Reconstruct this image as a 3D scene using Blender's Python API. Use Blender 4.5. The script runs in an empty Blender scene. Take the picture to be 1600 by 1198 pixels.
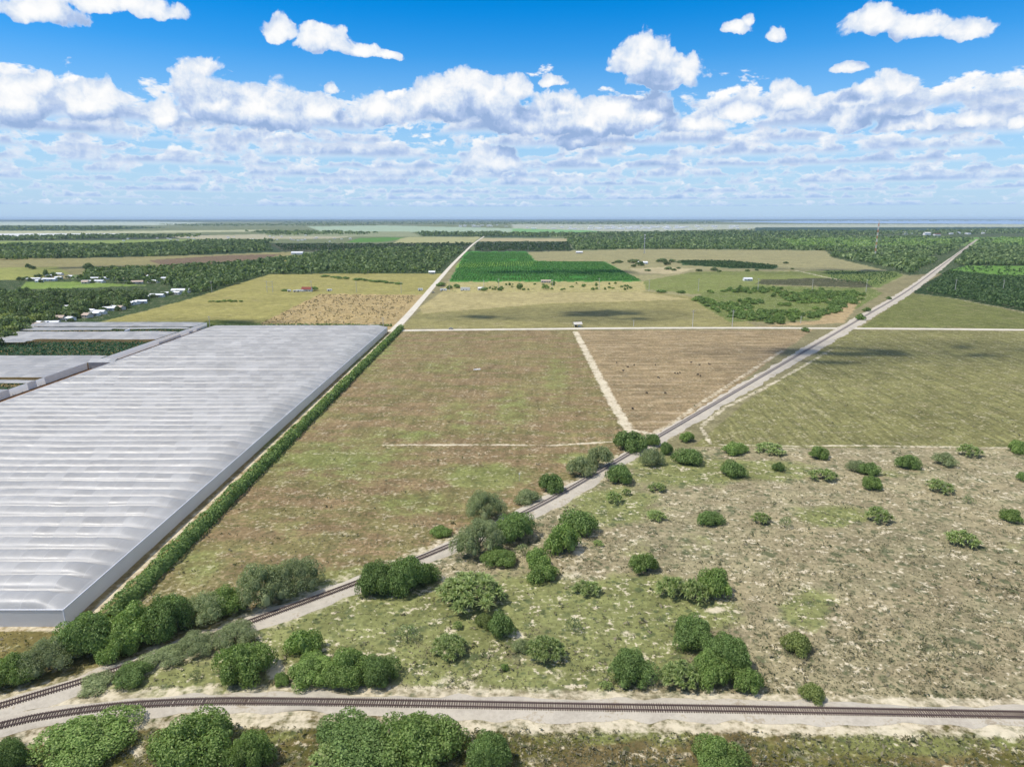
import bpy, bmesh, math, random
import numpy as np
from mathutils import Vector, Matrix

random.seed(7)
rng = np.random.default_rng(7)
sc = bpy.context.scene
COL = sc.collection
R = math.radians

# ------------------------------------------------------------------ camera
H = 105.0                 # drone height in metres
PITCH = R(13.6)           # camera looks this far below the horizon
F = 1067.0                # focal length in photo pixels (24 mm equivalent)
cam_d = bpy.data.cameras.new('camera')
cam = bpy.data.objects.new('camera', cam_d)
COL.objects.link(cam)
cam.location = (0, 0, H)
cam.rotation_euler = (math.pi / 2 - PITCH, 0, 0)
cam_d.sensor_width = 36.0
cam_d.lens = 36.0 * F / 1600.0
cam_d.clip_start = 1.0
cam_d.clip_end = 250000.0
sc.camera = cam

# ------------------------------------------------------------------ light
SUN_EL, SUN_AZ = R(60), R(-105)     # azimuth from +Y, clockwise
sun_d = bpy.data.lights.new('sun', 'SUN')
sun_d.energy = 4.2
sun_d.angle = R(0.6)
sun_d.color = (1.0, 0.955, 0.88)
sun = bpy.data.objects.new('sun', sun_d)
COL.objects.link(sun)
sdir = Vector((math.sin(SUN_AZ) * math.cos(SUN_EL), math.cos(SUN_AZ) * math.cos(SUN_EL), math.sin(SUN_EL)))
sun.rotation_euler = sdir.to_track_quat('Z', 'Y').to_euler()
sun.location = (0, 0, 300)
sc.view_settings.view_transform = 'Standard'
sc.view_settings.look = 'None'
sc.view_settings.exposure = 0.2
sc.view_settings.gamma = 1.0
sc.cycles.max_bounces = 6
sc.cycles.diffuse_bounces = 3
sc.cycles.glossy_bounces = 2
sc.cycles.transmission_bounces = 3
sc.cycles.transparent_max_bounces = 12
sc.cycles.volume_bounces = 0
sc.cycles.caustics_reflective = False
sc.cycles.caustics_refractive = False
sc.cycles.use_denoising = True
sc.cycles.use_adaptive_sampling = False

# ------------------------------------------------------------------ node helper
class NT:
    """tiny helper that writes shader maths as nodes"""
    def __init__(self, tree):
        self.t = tree
    def n(self, typ, **kw):
        nd = self.t.nodes.new(typ)
        for k, v in kw.items():
            setattr(nd, k, v)
        return nd
    def put(self, sock, v):
        if isinstance(v, bpy.types.NodeSocket):
            self.t.links.new(v, sock)
        elif v is not None:
            if isinstance(v, (tuple, list)) and sock.type == 'RGBA' and len(v) == 3:
                v = (*v, 1.0)
            sock.default_value = v
    def m(self, op, a, b=None, c=None, clamp=False):
        nd = self.n('ShaderNodeMath', operation=op, use_clamp=clamp)
        for s, v in zip(nd.inputs, (a, b, c)):
            self.put(s, v)
        return nd.outputs[0]
    def v(self, op, a, b=None, c=None):
        nd = self.n('ShaderNodeVectorMath', operation=op)
        for s, x in zip(nd.inputs, (a, b, c)):
            self.put(s, x)
        return nd.outputs[1] if op in ('LENGTH', 'DOT_PRODUCT', 'DISTANCE') else nd.outputs[0]
    def scale(self, a, f):
        nd = self.n('ShaderNodeVectorMath', operation='SCALE')
        self.put(nd.inputs[0], a); self.put(nd.inputs['Scale'], f)
        return nd.outputs[0]
    def xyz(self, x, y, z=0.0):
        nd = self.n('ShaderNodeCombineXYZ')
        for s, v in zip(nd.inputs, (x, y, z)):
            self.put(s, v)
        return nd.outputs[0]
    def sep(self, v):
        nd = self.n('ShaderNodeSeparateXYZ'); self.put(nd.inputs[0], v)
        return nd.outputs
    def seprgb(self, v):
        nd = self.n('ShaderNodeSeparateColor'); self.put(nd.inputs[0], v)
        return nd.outputs
    def noise(self, vec, scale, detail=2.0, rough=0.5, dim='3D', lac=2.0, dist=0.0, col=False, norm=True):
        nd = self.n('ShaderNodeTexNoise', noise_dimensions=dim)
        nd.normalize = norm
        self.put(nd.inputs['Vector'], vec); self.put(nd.inputs['Scale'], scale)
        nd.inputs['Detail'].default_value = detail; nd.inputs['Roughness'].default_value = rough
        nd.inputs['Lacunarity'].default_value = lac; nd.inputs['Distortion'].default_value = dist
        return nd.outputs[1] if col else nd.outputs[0]
    def voro(self, vec, scale, detail=0.0, rough=0.5, feature='F1', dim='2D', out='Distance', rand=1.0):
        nd = self.n('ShaderNodeTexVoronoi', voronoi_dimensions=dim, feature=feature)
        self.put(nd.inputs['Vector'], vec); self.put(nd.inputs['Scale'], scale)
        if 'Detail' in nd.inputs: nd.inputs['Detail'].default_value = detail
        if 'Roughness' in nd.inputs: nd.inputs['Roughness'].default_value = rough
        nd.inputs['Randomness'].default_value = rand
        return nd.outputs[out]
    def mapr(self, x, a, b, c=0.0, d=1.0, smooth=True):
        nd = self.n('ShaderNodeMapRange')
        nd.interpolation_type = 'SMOOTHSTEP' if smooth else 'LINEAR'
        for k, v in zip(('Value', 'From Min', 'From Max', 'To Min', 'To Max'), (x, a, b, c, d)):
            self.put(nd.inputs[k], v)
        return nd.outputs[0]
    def mix(self, f, a, b, mode='MIX'):
        nd = self.n('ShaderNodeMix', data_type='RGBA', blend_type=mode)
        nd.clamp_factor = True
        self.put(nd.inputs[0], f); self.put(nd.inputs[6], a); self.put(nd.inputs[7], b)
        return nd.outputs[2]
    def ramp(self, x, stops):
        nd = self.n('ShaderNodeValToRGB'); self.put(nd.inputs[0], x)
        el = nd.color_ramp.elements
        while len(el) < len(stops): el.new(0.5)
        for e, (p, c) in zip(el, stops):
            e.position = p; e.color = (*c, 1.0)
        return nd.outputs[0]

# ------------------------------------------------------------------ sky and clouds
def pix_dir(px, py):
    c = np.array([(px - 800) / F, -(py - 599) / F, -1.0])
    c /= np.linalg.norm(c)
    y = -c[2] * math.cos(PITCH) + c[1] * math.sin(PITCH)
    z = c[2] * math.sin(PITCH) + c[1] * math.cos(PITCH)
    return math.degrees(math.atan2(c[0], y)), math.degrees(math.asin(z))

# cumulus heads: centre and half sizes, given in photo pixels and turned into azimuth / elevation
HEADS = [
 (60,20,85,34),(160,4,130,26),
 (440,50,32,27),(500,66,62,27),(562,80,40,17),(604,86,26,11),
 (1012,86,46,40),(1000,104,46,36),(1060,118,42,36),(1032,130,58,24),
 (1150,47,26,16),(1166,34,13,16),(1216,53,16,20),
 (1368,36,50,36),(1440,46,62,27),(1512,50,48,24),
 (1328,110,30,14),
 (1396,136,38,32),(1350,152,46,24),
 (1232,160,42,36),(1152,178,42,18),(860,128,26,13),
 (15,165,60,58),(62,130,34,20),(150,165,60,46),(252,186,42,30),(322,112,28,28),(330,160,66,62),
 (398,170,74,50),(445,182,62,42),(500,178,42,34),(520,136,16,15),(598,178,56,36),(688,165,52,46),
 (722,136,48,36),(762,164,64,50),(806,140,24,26),(805,192,64,32),(870,172,46,34),(952,176,64,34),
 (1012,178,58,32),(920,196,120,30),(1090,195,60,18),(1330,190,48,24),(1515,192,36,16),(1590,190,26,16),
 (905,222,36,18),(770,256,42,34),(1420,196,60,18),
]
w = bpy.data.worlds.new('World'); sc.world = w; w.use_nodes = True
wt = w.node_tree; wt.nodes.clear()

def cloud_group():
    g = bpy.data.node_groups.new('cloud_field', 'ShaderNodeTree')
    g.interface.new_socket('P', in_out='INPUT', socket_type='NodeSocketVector')
    g.interface.new_socket('F', in_out='OUTPUT', socket_type='NodeSocketFloat')
    k = NT(g)
    gi = k.n('NodeGroupInput'); go = k.n('NodeGroupOutput')
    p = gi.outputs[0]
    # turbulent warp of the outlines, two sizes
    w1 = k.scale(k.v('SUBTRACT', k.noise(p, 0.33, 5.0, 0.55, '2D', col=True), (0.5, 0.5, 0.5)), 1.75)
    pw = k.v('MULTIPLY_ADD', w1, (1.0, 0.8, 0.0), p)
    acc = None
    for (cx, cy, rx, ry) in HEADS:
        a0, e0 = pix_dir(cx, cy)
        a1, _ = pix_dir(cx + rx, cy); _, e1 = pix_dir(cx, cy - ry)
        ra, re = abs(a1 - a0) * 1.18, abs(e1 - e0) * 1.18
        q = k.v('MULTIPLY_ADD', pw, (1 / ra, 1 / re, 0.0), (-a0 / ra, -e0 / re, 0.0))
        q2 = k.v('MULTIPLY', q, (1.0, -1.75, 0.0))
        d = k.v('LENGTH', k.v('MAXIMUM', q, q2))
        if acc is None: acc = d
        else:
            nd = k.n('ShaderNodeMath', operation='SMOOTH_MIN')
            k.put(nd.inputs[0], acc); k.put(nd.inputs[1], d); nd.inputs[2].default_value = 0.18
            acc = nd.outputs[0]
    heads = k.m('SUBTRACT', 1.0, acc)
    # cauliflower billows
    b = k.voro(pw, 0.62, 4.0, 0.55, feature='SMOOTH_F1')
    heads = k.m('MULTIPLY_ADD', k.m('SUBTRACT', 0.44, b), 0.46, heads)
    g.links.new(heads, go.inputs[0])
    return g

def build_world():
    k = NT(wt)
    out = k.n('ShaderNodeOutputWorld')
    d = k.n('ShaderNodeTexCoord').outputs['Generated']
    dn = k.v('NORMALIZE', d)
    x, y, z = k.sep(dn)
    az = k.m('MULTIPLY', k.m('ARCTAN2', x, y), 180 / math.pi)
    el = k.m('MULTIPLY', k.m('ARCSINE', z), 180 / math.pi)
    p = k.xyz(az, el, 0.0)
    grp = cloud_group()
    def field(off):
        nd = k.n('ShaderNodeGroup'); nd.node_tree = grp
        k.put(nd.inputs[0], k.v('ADD', p, off) if off else p)
        return nd.outputs[0]
    f0 = field(None)
    f2 = field((-0.5, 1.9, 0.0))
    wp = k.v('MULTIPLY_ADD', k.noise(p, 0.8, 2.0, 0.5, '2D', col=True), (0.9, 0.7, 0.0), p)
    n0 = k.noise(wp, 0.62, 4.0, 0.58, '2D')
    n1 = k.noise(k.v('ADD', wp, (-0.30, 0.50, 0.0)), 0.62, 4.0, 0.58, '2D')
    halpha = k.mapr(f0, -0.04, 0.17)
    lit = k.m('MULTIPLY_ADD', k.m('SUBTRACT', f0, k.m('MAXIMUM', f2, -0.26)), 0.78, 0.27)
    lit = k.m('MULTIPLY_ADD', k.m('SUBTRACT', n0, n1), 0.85, lit)
    lit = k.m('MULTIPLY_ADD', k.m('MINIMUM', f0, 0.7), -0.10, lit, clamp=True)
    CR = [(0.0, (.28, .40, .63)), (0.28, (.40, .51, .73)), (0.52, (.60, .68, .80)), (0.78, (.80, .82, .85)), (1.0, (.88, .88, .875))]
    hcol = k.ramp(lit, CR)
    # rows of smaller cumulus with level bases, receding to the horizon; far rows first
    ccol, alpha = None, None
    for i, (eb, hh, wd) in enumerate([(0.9, 0.45, 1.0), (1.4, 0.6, 1.3), (1.9, 0.75, 1.7), (2.5, 0.9, 2.1), (3.1, 1.1, 2.6), (3.8, 1.3, 3.2), (4.6, 1.5, 3.8), (5.5, 1.8, 4.6), (6.5, 2.2, 5.6), (7.4, 2.2, 6.5)]):
        lp = k.v('MULTIPLY_ADD', p, (1 / wd, 0.8 / hh, 0.0), (13.7 * i + 3.1, 5.3 * i, 0.0))
        n = k.noise(lp, 1.15, 5.0, 0.6, '2D', dist=0.15)
        wob = k.m('MULTIPLY_ADD', n, 0.25 * hh, eb - 0.12 * hh)          # base is level, with a slight waver
        t = k.m('DIVIDE', k.m('SUBTRACT', el, wob), hh)
        f = k.m('SUBTRACT', k.m('MULTIPLY_ADD', n, 3.4, -1.10 + 0.008 * i), t)
        soft = 0.55 - 0.03 * i
        f = k.m('MULTIPLY_ADD', k.m('SUBTRACT', k.noise(k.v('MULTIPLY_ADD', p, (0.09, 0.33, 0.0), (i * 2.3, i * 1.1, 0.0)), 1.0, 2.0, 0.5, '2D'), .5), 1.8, f)
        ai = k.m('MULTIPLY', k.mapr(f, -0.05, soft), k.mapr(t, -0.16, 0.22))
        li = k.m('MULTIPLY_ADD', f, -0.30, k.m('MULTIPLY_ADD', t, 0.62, 0.40))
        li = k.m('MULTIPLY_ADD', k.m('SUBTRACT', n0, n1), 0.9, li, clamp=True)
        ci = k.ramp(li, CR)
        if ccol is None: ccol, alpha = ci, ai
        else:
            ccol = k.mix(ai, ccol, ci)
            alpha = k.m('SUBTRACT', 1.0, k.m('MULTIPLY', k.m('SUBTRACT', 1.0, alpha), k.m('SUBTRACT', 1.0, ai)))
    ccol = k.mix(halpha, ccol, hcol)
    alpha = k.m('SUBTRACT', 1.0, k.m('MULTIPLY', k.m('SUBTRACT', 1.0, alpha), k.m('SUBTRACT', 1.0, halpha)))
    sky = k.n('ShaderNodeTexSky'); sky.sky_type = 'NISHITA'
    sky.sun_disc = False; sky.sun_elevation = SUN_EL; sky.sun_rotation = SUN_AZ
    sky.air_density = 1.0; sky.dust_density = 0.1; sky.ozone_density = 4.0
    hs = k.n('ShaderNodeHueSaturation'); hs.inputs['Saturation'].default_value = 1.6
    hs.inputs['Hue'].default_value = 0.505
    k.put(hs.inputs['Color'], sky.outputs[0])
    low = k.mapr(el, -1.0, 16.0, 1.0, 0.0)
    scol = k.mix(k.m('MULTIPLY', low, 0.9), hs.outputs[0], (2.6, 3.95, 5.7))
    bg1 = k.n('ShaderNodeBackground'); bg1.inputs['Strength'].default_value = 0.135
    k.put(bg1.inputs[0], scol)
    # far air between the viewer and the low clouds
    air = k.mapr(el, -0.3, 7.0, 1.0, 0.0)
    ccol = k.mix(k.m('MULTIPLY', air, 0.46), ccol, (.36, .55, .81))
    bg2 = k.n('ShaderNodeBackground'); bg2.inputs['Strength'].default_value = 1.0
    k.put(bg2.inputs[0], ccol)
    mx = k.n('ShaderNodeMixShader')
    k.put(mx.inputs[0], k.m('MULTIPLY', alpha, k.mapr(el, -0.5, 0.3)))
    wt.links.new(bg1.outputs[0], mx.inputs[1]); wt.links.new(bg2.outputs[0], mx.inputs[2])
    # every cumulus stands below 22 degrees; higher up only the added clouds stand
    top = k.n('ShaderNodeMixShader')
    k.put(top.inputs[0], k.m('MULTIPLY', k.m('LESS_THAN', el, 22.0), k.m('GREATER_THAN', el, -0.6)))
    # overhead: broken white clouds added out of view to whiten the skylight
    up = k.noise(k.scale(dn, 5.0), 1.0, 4.0, 0.6)
    ov = k.mapr(up, 0.44, 0.60, 0.0, 1.0)
    ov = k.m('MULTIPLY', ov, k.mapr(el, 21.0, 30.0))
    bg3 = k.n('ShaderNodeBackground'); bg3.inputs['Strength'].default_value = 1.0
    k.put(bg3.inputs[0], k.mix(k.mapr(up, .5, .75), (.92, .93, .95), (.66, .71, .78)))
    hi = k.n('ShaderNodeMixShader'); k.put(hi.inputs[0], ov)
    wt.links.new(bg1.outputs[0], hi.inputs[1]); wt.links.new(bg3.outputs[0], hi.inputs[2])
    wt.links.new(hi.outputs[0], top.inputs[1]); wt.links.new(mx.outputs[0], top.inputs[2])
    wt.links.new(top.outputs[0], out.inputs[0])
build_world()
w.cycles.sampling_method = 'MANUAL'
w.cycles.sample_map_resolution = 512

# ------------------------------------------------------------------ geometry helpers
def G(px, py, z=0.0):
    """point of the level z that lies on a given line of sight of the photograph"""
    az, el = pix_dir(px, py)
    d = (H - z) / math.tan(-R(el))
    return Vector((d * math.sin(R(az)), d * math.cos(R(az)), z))

def G_arr(px, py):
    px = np.asarray(px, float); py = np.asarray(py, float)
    cy = -(py - 599) / F; cx = (px - 800) / F
    fy = math.cos(PITCH) + cy * math.sin(PITCH)
    fz = -math.sin(PITCH) + cy * math.cos(PITCH)
    t = H / -fz
    return cx * t, fy * t

def depth_at(y, z=0.0):
    return y * math.cos(PITCH) + (H - z) * math.sin(PITCH)

def to_pix(x, y, z=0.0):
    zc = y * math.cos(PITCH) - (z - H) * math.sin(PITCH)
    yc = y * math.sin(PITCH) + (z - H) * math.cos(PITCH)
    return 800 + F * x / zc, 599 - F * yc / zc

def tag(o, label=None, cat=None, group=None, kind=None):
    if label: o['label'] = label
    if cat: o['category'] = cat
    if group: o['group'] = group
    if kind: o['kind'] = kind
    return o

def mesh_np(name, verts, faces, mat=None, smooth=False, sizes=None):
    """faces: (n,k) array, or a flat array with sizes"""
    me = bpy.data.meshes.new(name)
    verts = np.ascontiguousarray(verts, dtype=np.float32)
    me.vertices.add(len(verts)); me.vertices.foreach_set('co', verts.ravel())
    faces = np.asarray(faces, dtype=np.int32)
    if sizes is None:
        n, k = faces.shape
        starts = np.arange(n, dtype=np.int32) * k
    else:
        sizes = np.asarray(sizes, dtype=np.int32); n = len(sizes)
        starts = np.concatenate(([0], np.cumsum(sizes)[:-1])).astype(np.int32)
    me.loops.add(faces.size); me.loops.foreach_set('vertex_index', faces.ravel())
    me.polygons.add(n); me.polygons.foreach_set('loop_start', starts)
    if smooth: me.polygons.foreach_set('use_smooth', np.ones(n, dtype=bool))
    me.update(calc_edges=True)
    if mat is not None:
        for m_ in (mat if isinstance(mat, (list, tuple)) else [mat]): me.materials.append(m_)
    return me

def link(name, me, parent=None, loc=None):
    o = bpy.data.objects.new(name, me); COL.objects.link(o)
    if parent is not None: o.parent = parent
    if loc is not None: o.location = loc
    return o

def empty(name, loc, rz=0.0):
    o = bpy.data.objects.new(name, None); COL.objects.link(o)
    o.location = loc; o.rotation_euler = (0, 0, rz); o.empty_display_size = 1.0
    return o

def copy_tree(root):
    r = root.copy(); COL.objects.link(r)
    for ch in list(root.children):
        c = ch.copy(); COL.objects.link(c); c.parent = r
        for g in list(ch.children):
            d = g.copy(); COL.objects.link(d); d.parent = c
    return r

class MB:
    """collects boxes, prisms and tapered tubes and links them as one mesh object"""
    def __init__(self): self.v, self.f, self.mi = [], [], []
    def add(self, vs, fs, mi=0):
        b = len(self.v); self.v += [tuple(p) for p in vs]
        self.f += [tuple(b + i for i in f) for f in fs]; self.mi += [mi] * len(fs)
    def box(self, x0, x1, y0, y1, z0, z1, mi=0):
        self.add([(x0,y0,z0),(x1,y0,z0),(x1,y1,z0),(x0,y1,z0),(x0,y0,z1),(x1,y0,z1),(x1,y1,z1),(x0,y1,z1)],
                 [(0,3,2,1),(4,5,6,7),(0,1,5,4),(1,2,6,5),(2,3,7,6),(3,0,4,7)], mi)
    def tube(self, a, b, r0, r1, n=8, mi=0):
        a, b = Vector(a), Vector(b); d = (b - a).normalized()
        u = d.orthogonal().normalized(); w_ = d.cross(u)
        vs = [a + (u * math.cos(t) + w_ * math.sin(t)) * r0 for t in [2*math.pi*i/n for i in range(n)]]
        vs += [b + (u * math.cos(t) + w_ * math.sin(t)) * r1 for t in [2*math.pi*i/n for i in range(n)]]
        fs = [(i, (i+1) % n, n + (i+1) % n, n + i) for i in range(n)] + [tuple(range(n-1, -1, -1)), tuple(range(n, 2*n))]
        self.add(vs, fs, mi)
    def gable(self, x0, x1, y0, y1, z0, z1, over=0.4, th=0.18, mi=0, axis='x'):
        """a pitched roof slab, ridge along x"""
        ym = (y0 + y1) / 2
        xs = (x0 - over, x1 + over)
        sl = (z1 - z0) / (ym - y0)
        ye0, ye1, ze = y0 - over, y1 + over, z0 - over * sl
        ring = [(ye0, ze), (ym, z1), (ye1, ze), (ye1, ze + th), (ym, z1 + th), (ye0, ze + th)]
        vs = [(x, y, z) for x in xs for (y, z) in ring]
        fs = [(0,6,7,1),(1,7,8,2),(2,8,9,3),(3,9,10,4),(4,10,11,5),(5,11,6,0),(0,1,4,5),(1,2,3,4),(11,10,7,6),(10,9,8,7)]
        self.add(vs, fs, mi)
    def mesh(self, name, mats, smooth=False):
        me = bpy.data.meshes.new(name); me.from_pydata(self.v, [], self.f)
        for m_ in (mats if isinstance(mats, (list, tuple)) else [mats]): me.materials.append(m_)
        if len(set(self.mi)) > 1: me.polygons.foreach_set('material_index', self.mi)
        if smooth: me.polygons.foreach_set('use_smooth', [True] * len(self.f))
        me.update(); return me
    def build(self, name, mats, parent=None, smooth=False, loc=None):
        return link(name, self.mesh(name, mats, smooth), parent, loc)

# ------------------------------------------------------------------ materials
LIGHT = 1.55
def srgb(r, g, b):
    c = np.array([r, g, b], float) / 255.0
    return np.where(c <= 0.04045, c / 12.92, ((c + 0.055) / 1.055) ** 2.4)
def alb(r, g, b):
    return tuple(np.minimum(srgb(r, g, b) / LIGHT, 0.85))

def new_mat(name):
    m_ = bpy.data.materials.new(name); m_.use_nodes = True
    t = m_.node_tree; t.nodes.clear()
    k = NT(t); out = k.n('ShaderNodeOutputMaterial'); bs = k.n('ShaderNodeBsdfPrincipled')
    t.links.new(bs.outputs[0], out.inputs[0])
    bs.inputs['Specular IOR Level'].default_value = 0.25; bs.inputs['Roughness'].default_value = 0.8
    return m_, k, bs

def simple_mat(name, col, rough=0.7, var=0.18, scale=0.6, spec=0.25, metal=0.0):
    m_, k, bs = new_mat(name)
    pos = k.n('ShaderNodeNewGeometry').outputs['Position']
    n = k.noise(pos, scale, 4.0, 0.6)
    k.put(bs.inputs['Base Color'], k.mix(n, tuple(c * (1 - var) for c in col), tuple(min(c * (1 + var), 0.9) for c in col)))
    bs.inputs['Roughness'].default_value = rough; bs.inputs['Specular IOR Level'].default_value = spec
    bs.inputs['Metallic'].default_value = metal
    return m_

def leaf_mat(name, c_dark, c_mid, c_light, obj_var=0.3):
    m_, k, bs = new_mat(name)
    geo = k.n('ShaderNodeNewGeometry'); oi = k.n('ShaderNodeObjectInfo')
    c = k.ramp(geo.outputs['Random Per Island'], [(0.0, c_dark), (0.5, c_mid), (1.0, c_light)])
    f = k.m('MULTIPLY_ADD', oi.outputs['Random'], obj_var, 1.0 - obj_var / 2)
    n = k.noise(geo.outputs['Position'], 0.22, 3.0, 0.55)
    f = k.m('MULTIPLY', f, k.m('MULTIPLY_ADD', n, 0.8, 0.6))
    k.put(bs.inputs['Base Color'], k.scale(c, f))
    bs.inputs['Roughness'].default_value = 0.55; bs.inputs['Specular IOR Level'].default_value = 0.18
    tr = k.n('ShaderNodeBsdfTranslucent'); k.put(tr.inputs[0], k.v('MULTIPLY', k.scale(c, f), (1.2, 1.25, .7)))
    mx = k.n('ShaderNodeMixShader'); mx.inputs[0].default_value = .34
    out = [n_ for n_ in k.t.nodes if n_.type == 'OUTPUT_MATERIAL'][0]
    k.t.links.new(bs.outputs[0], mx.inputs[1]); k.t.links.new(tr.outputs[0], mx.inputs[2]); k.t.links.new(mx.outputs[0], out.inputs[0])
    return m_

M = {}
M['oak'] = leaf_mat('oak_leaves', (0.070,0.117,0.030), (0.162,0.245,0.069), (0.283,0.375,0.128))
M['pepper'] = leaf_mat('bright_leaves', (0.086,0.143,0.029), (0.195,0.289,0.073), (0.330,0.417,0.137))
M['willow'] = leaf_mat('grey_green_leaves', (0.132,0.172,0.073), (0.245,0.289,0.131), (0.377,0.415,0.212))
M['palm'] = leaf_mat('palmetto_leaves', (0.122,0.179,0.054), (0.250,0.325,0.107), (0.407,0.459,0.194))
M['yellow'] = leaf_mat('yellow_green_leaves', (0.129,0.168,0.045), (0.232,0.278,0.081), (0.340,0.387,0.139))
M['wood'] = leaf_mat('wood_canopy', (0.054,0.084,0.030), (0.122,0.174,0.063), (0.226,0.281,0.112), .6)
M['grove'] = leaf_mat('grove_leaves', (0.033,0.065,0.022), (0.070,0.120,0.043), (0.131,0.194,0.069))
M['crop'] = leaf_mat('crop_leaves', (0.050,0.135,0.032), (0.113,0.255,0.065), (0.193,0.357,0.103))
M['tuft'] = leaf_mat('dry_weeds', (.085,.110,.048), (.200,.180,.105), (.370,.315,.215))
M['brush'] = leaf_mat('dry_brush', (0.132,0.125,0.066), (0.241,0.202,0.114), (0.391,0.302,0.180))
M['bark'] = simple_mat('bark', (.13,.105,.08), 0.9, 0.35, 3.0)
M['white_paint'] = simple_mat('white_paint', (.70,.69,.66), 0.6, 0.08)
M['cream_wall'] = simple_mat('cream_wall', (.55,.51,.44), 0.8, 0.1)
M['grey_roof'] = simple_mat('pale_roof_metal', (.66,.66,.66), 0.45, 0.1, 0.4, 0.4)
M['tan_roof'] = simple_mat('tan_shingles', (.42,.33,.26), 0.85, 0.18, 0.8)
M['red_roof'] = simple_mat('dark_red_roof', (.20,.050,.035), 0.75, 0.2, 0.6)
M['window'] = simple_mat('dark_glass', (.03,.035,.04), 0.15, 0.1, 1.0, 0.5)
M['pole'] = simple_mat('weathered_concrete', (.50,.47,.42), 0.85, 0.15, 1.5)
M['steel'] = simple_mat('galvanised_steel', (.48,.48,.48), 0.5, 0.12, 2.0, 0.4, 0.3)
M['orange_paint'] = simple_mat('orange_paint', (.55,.22,.12), 0.6, 0.12)
M['rail'] = simple_mat('rusty_rail', (.085,.055,.045), 0.6, 0.3, 1.0, 0.4)
M['tie'] = simple_mat('creosoted_timber', (.050,.034,.028), 0.85, 0.5, 1.2)
M['cow'] = simple_mat('black_hide', (.018,.015,.013), 0.7, 0.3, 3.0)
M['tyre'] = simple_mat('tyre_rubber', (.02,.02,.02), 0.8, 0.2)
M['car_paint'] = simple_mat('grey_car_paint', (.25,.25,.26), 0.3, 0.05, 1.0, 0.5)

# ------------------------------------------------------------------ ground: one sheet to the horizon
def poly_mask(px, py, poly):
    inside = np.zeros(px.shape, bool)
    n = len(poly)
    for i in range(n):
        x0, y0 = poly[i]; x1, y1 = poly[(i + 1) % n]
        if y0 == y1: continue
        c = ((y0 > py) != (y1 > py)) & (px < (x1 - x0) * (py - y0) / (y1 - y0) + x0)
        inside ^= c
    return inside

def value_noise(x, y, seed):
    """cheap smooth value noise on arrays"""
    xi = np.floor(x).astype(np.int64); yi = np.floor(y).astype(np.int64)
    fx = x - xi; fy = y - yi
    fx = fx * fx * (3 - 2 * fx); fy = fy * fy * (3 - 2 * fy)
    def h(a, b):
        v = (a * 374761393 + b * 668265263 + seed * 982451653) & 0x7fffffff
        v = ((v ^ (v >> 13)) * 1274126177) & 0x7fffffff
        return (v & 0xffff) / 65535.0
    return (h(xi, yi) * (1 - fx) + h(xi + 1, yi) * fx) * (1 - fy) + (h(xi, yi + 1) * (1 - fx) + h(xi + 1, yi + 1) * fx) * fy

def line_dist(X, Y, pts):
    d = np.full(X.shape, 1e9)
    for (a, b) in zip(pts[:-1], pts[1:]):
        ax, ay, bx, by = a[0], a[1], b[0], b[1]
        L2 = (bx - ax) ** 2 + (by - ay) ** 2
        t = np.clip(((X - ax) * (bx - ax) + (Y - ay) * (by - ay)) / L2, 0, 1)
        d = np.minimum(d, np.hypot(X - ax - t * (bx - ax), Y - ay - t * (by - ay)))
    return d

def smooth_line(pts, step=6.0):
    """Catmull-Rom through ground points, evenly sampled"""
    P = [Vector((p[0], p[1])) for p in pts]
    P = [P[0] * 2 - P[1]] + P + [P[-1] * 2 - P[-2]]
    raw = []
    for i in range(1, len(P) - 2):
        for s in range(24):
            t = s / 24
            raw.append(0.5 * ((2 * P[i]) + (P[i+1] - P[i-1]) * t + (2*P[i-1] - 5*P[i] + 4*P[i+1] - P[i+2]) * t*t + (-P[i-1] + 3*P[i] - 3*P[i+1] + P[i+2]) * t**3))
    raw.append(P[-2])
    raw = np.array([[p.x, p.y] for p in raw])
    s = np.concatenate(([0], np.cumsum(np.hypot(*np.diff(raw, axis=0).T))))
    q = np.arange(0, s[-1], step)
    return np.stack([np.interp(q, s, raw[:, 0]), np.interp(q, s, raw[:, 1])], 1)

gp = lambda pts: [tuple(G(*p))[:2] for p in pts]
MAIN_PIX = [(-260,1180),(0,1105),(200,1043),(400,970),(560,911),(700,855),(850,787),(1000,700),(1150,612),(1340,501),(1425,450),(1480,409),(1527,374)]
SPUR_PIX = [(-260,1205),(0,1136),(100,1116),(200,1104),(320,1098),(450,1098),(700,1102),(900,1106),(1200,1111),(1600,1119),(2000,1127)]
MAIN = smooth_line(gp(MAIN_PIX), 2.0)
SPUR = smooth_line(gp(SPUR_PIX), 2.0)
ROAD_X = smooth_line(gp([(606,516.5),(700,515.5),(850,514),(1000,512.6),(1200,512.4),(1400,513.6),(1600,515.4),(2000,519)]), 8.0)
ROAD_Y = smooth_line(gp([(614,517),(640,490),(660,467),(690,432),(708,412),(725,395),(740,381),(757,369)]), 8.0)

pys = np.concatenate([np.arange(342.25, 350, .25), np.arange(350, 380, .5), np.arange(380, 520, 1.0), np.arange(520, 1290, 1.5)])
pxs = np.arange(-520, 2121, 3.0)
PX, PY = np.meshgrid(pxs, pys)
GX, GY = G_arr(PX, PY)

SCRUB, OLIVE = (171,160,124), (136,129,82)
tone = np.empty(PX.shape + (3,)); tone[:] = alb(150,142,104)
jx = (value_noise(GX / 9, GY / 9, 3) - .5) + (value_noise(GX / 2.5, GY / 2.5, 4) - .5) * .6
jy = (value_noise(GX / 9, GY / 9, 5) - .5) + (value_noise(GX / 2.5, GY / 2.5, 6) - .5) * .6
amp = np.clip((PY - 340) / 60.0, 0.2, 5.0)
JX, JY = PX + jx * amp, PY + jy * amp * .5
mask = np.zeros(PX.shape + (4,)); mask2 = np.zeros(PX.shape + (4,))

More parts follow.
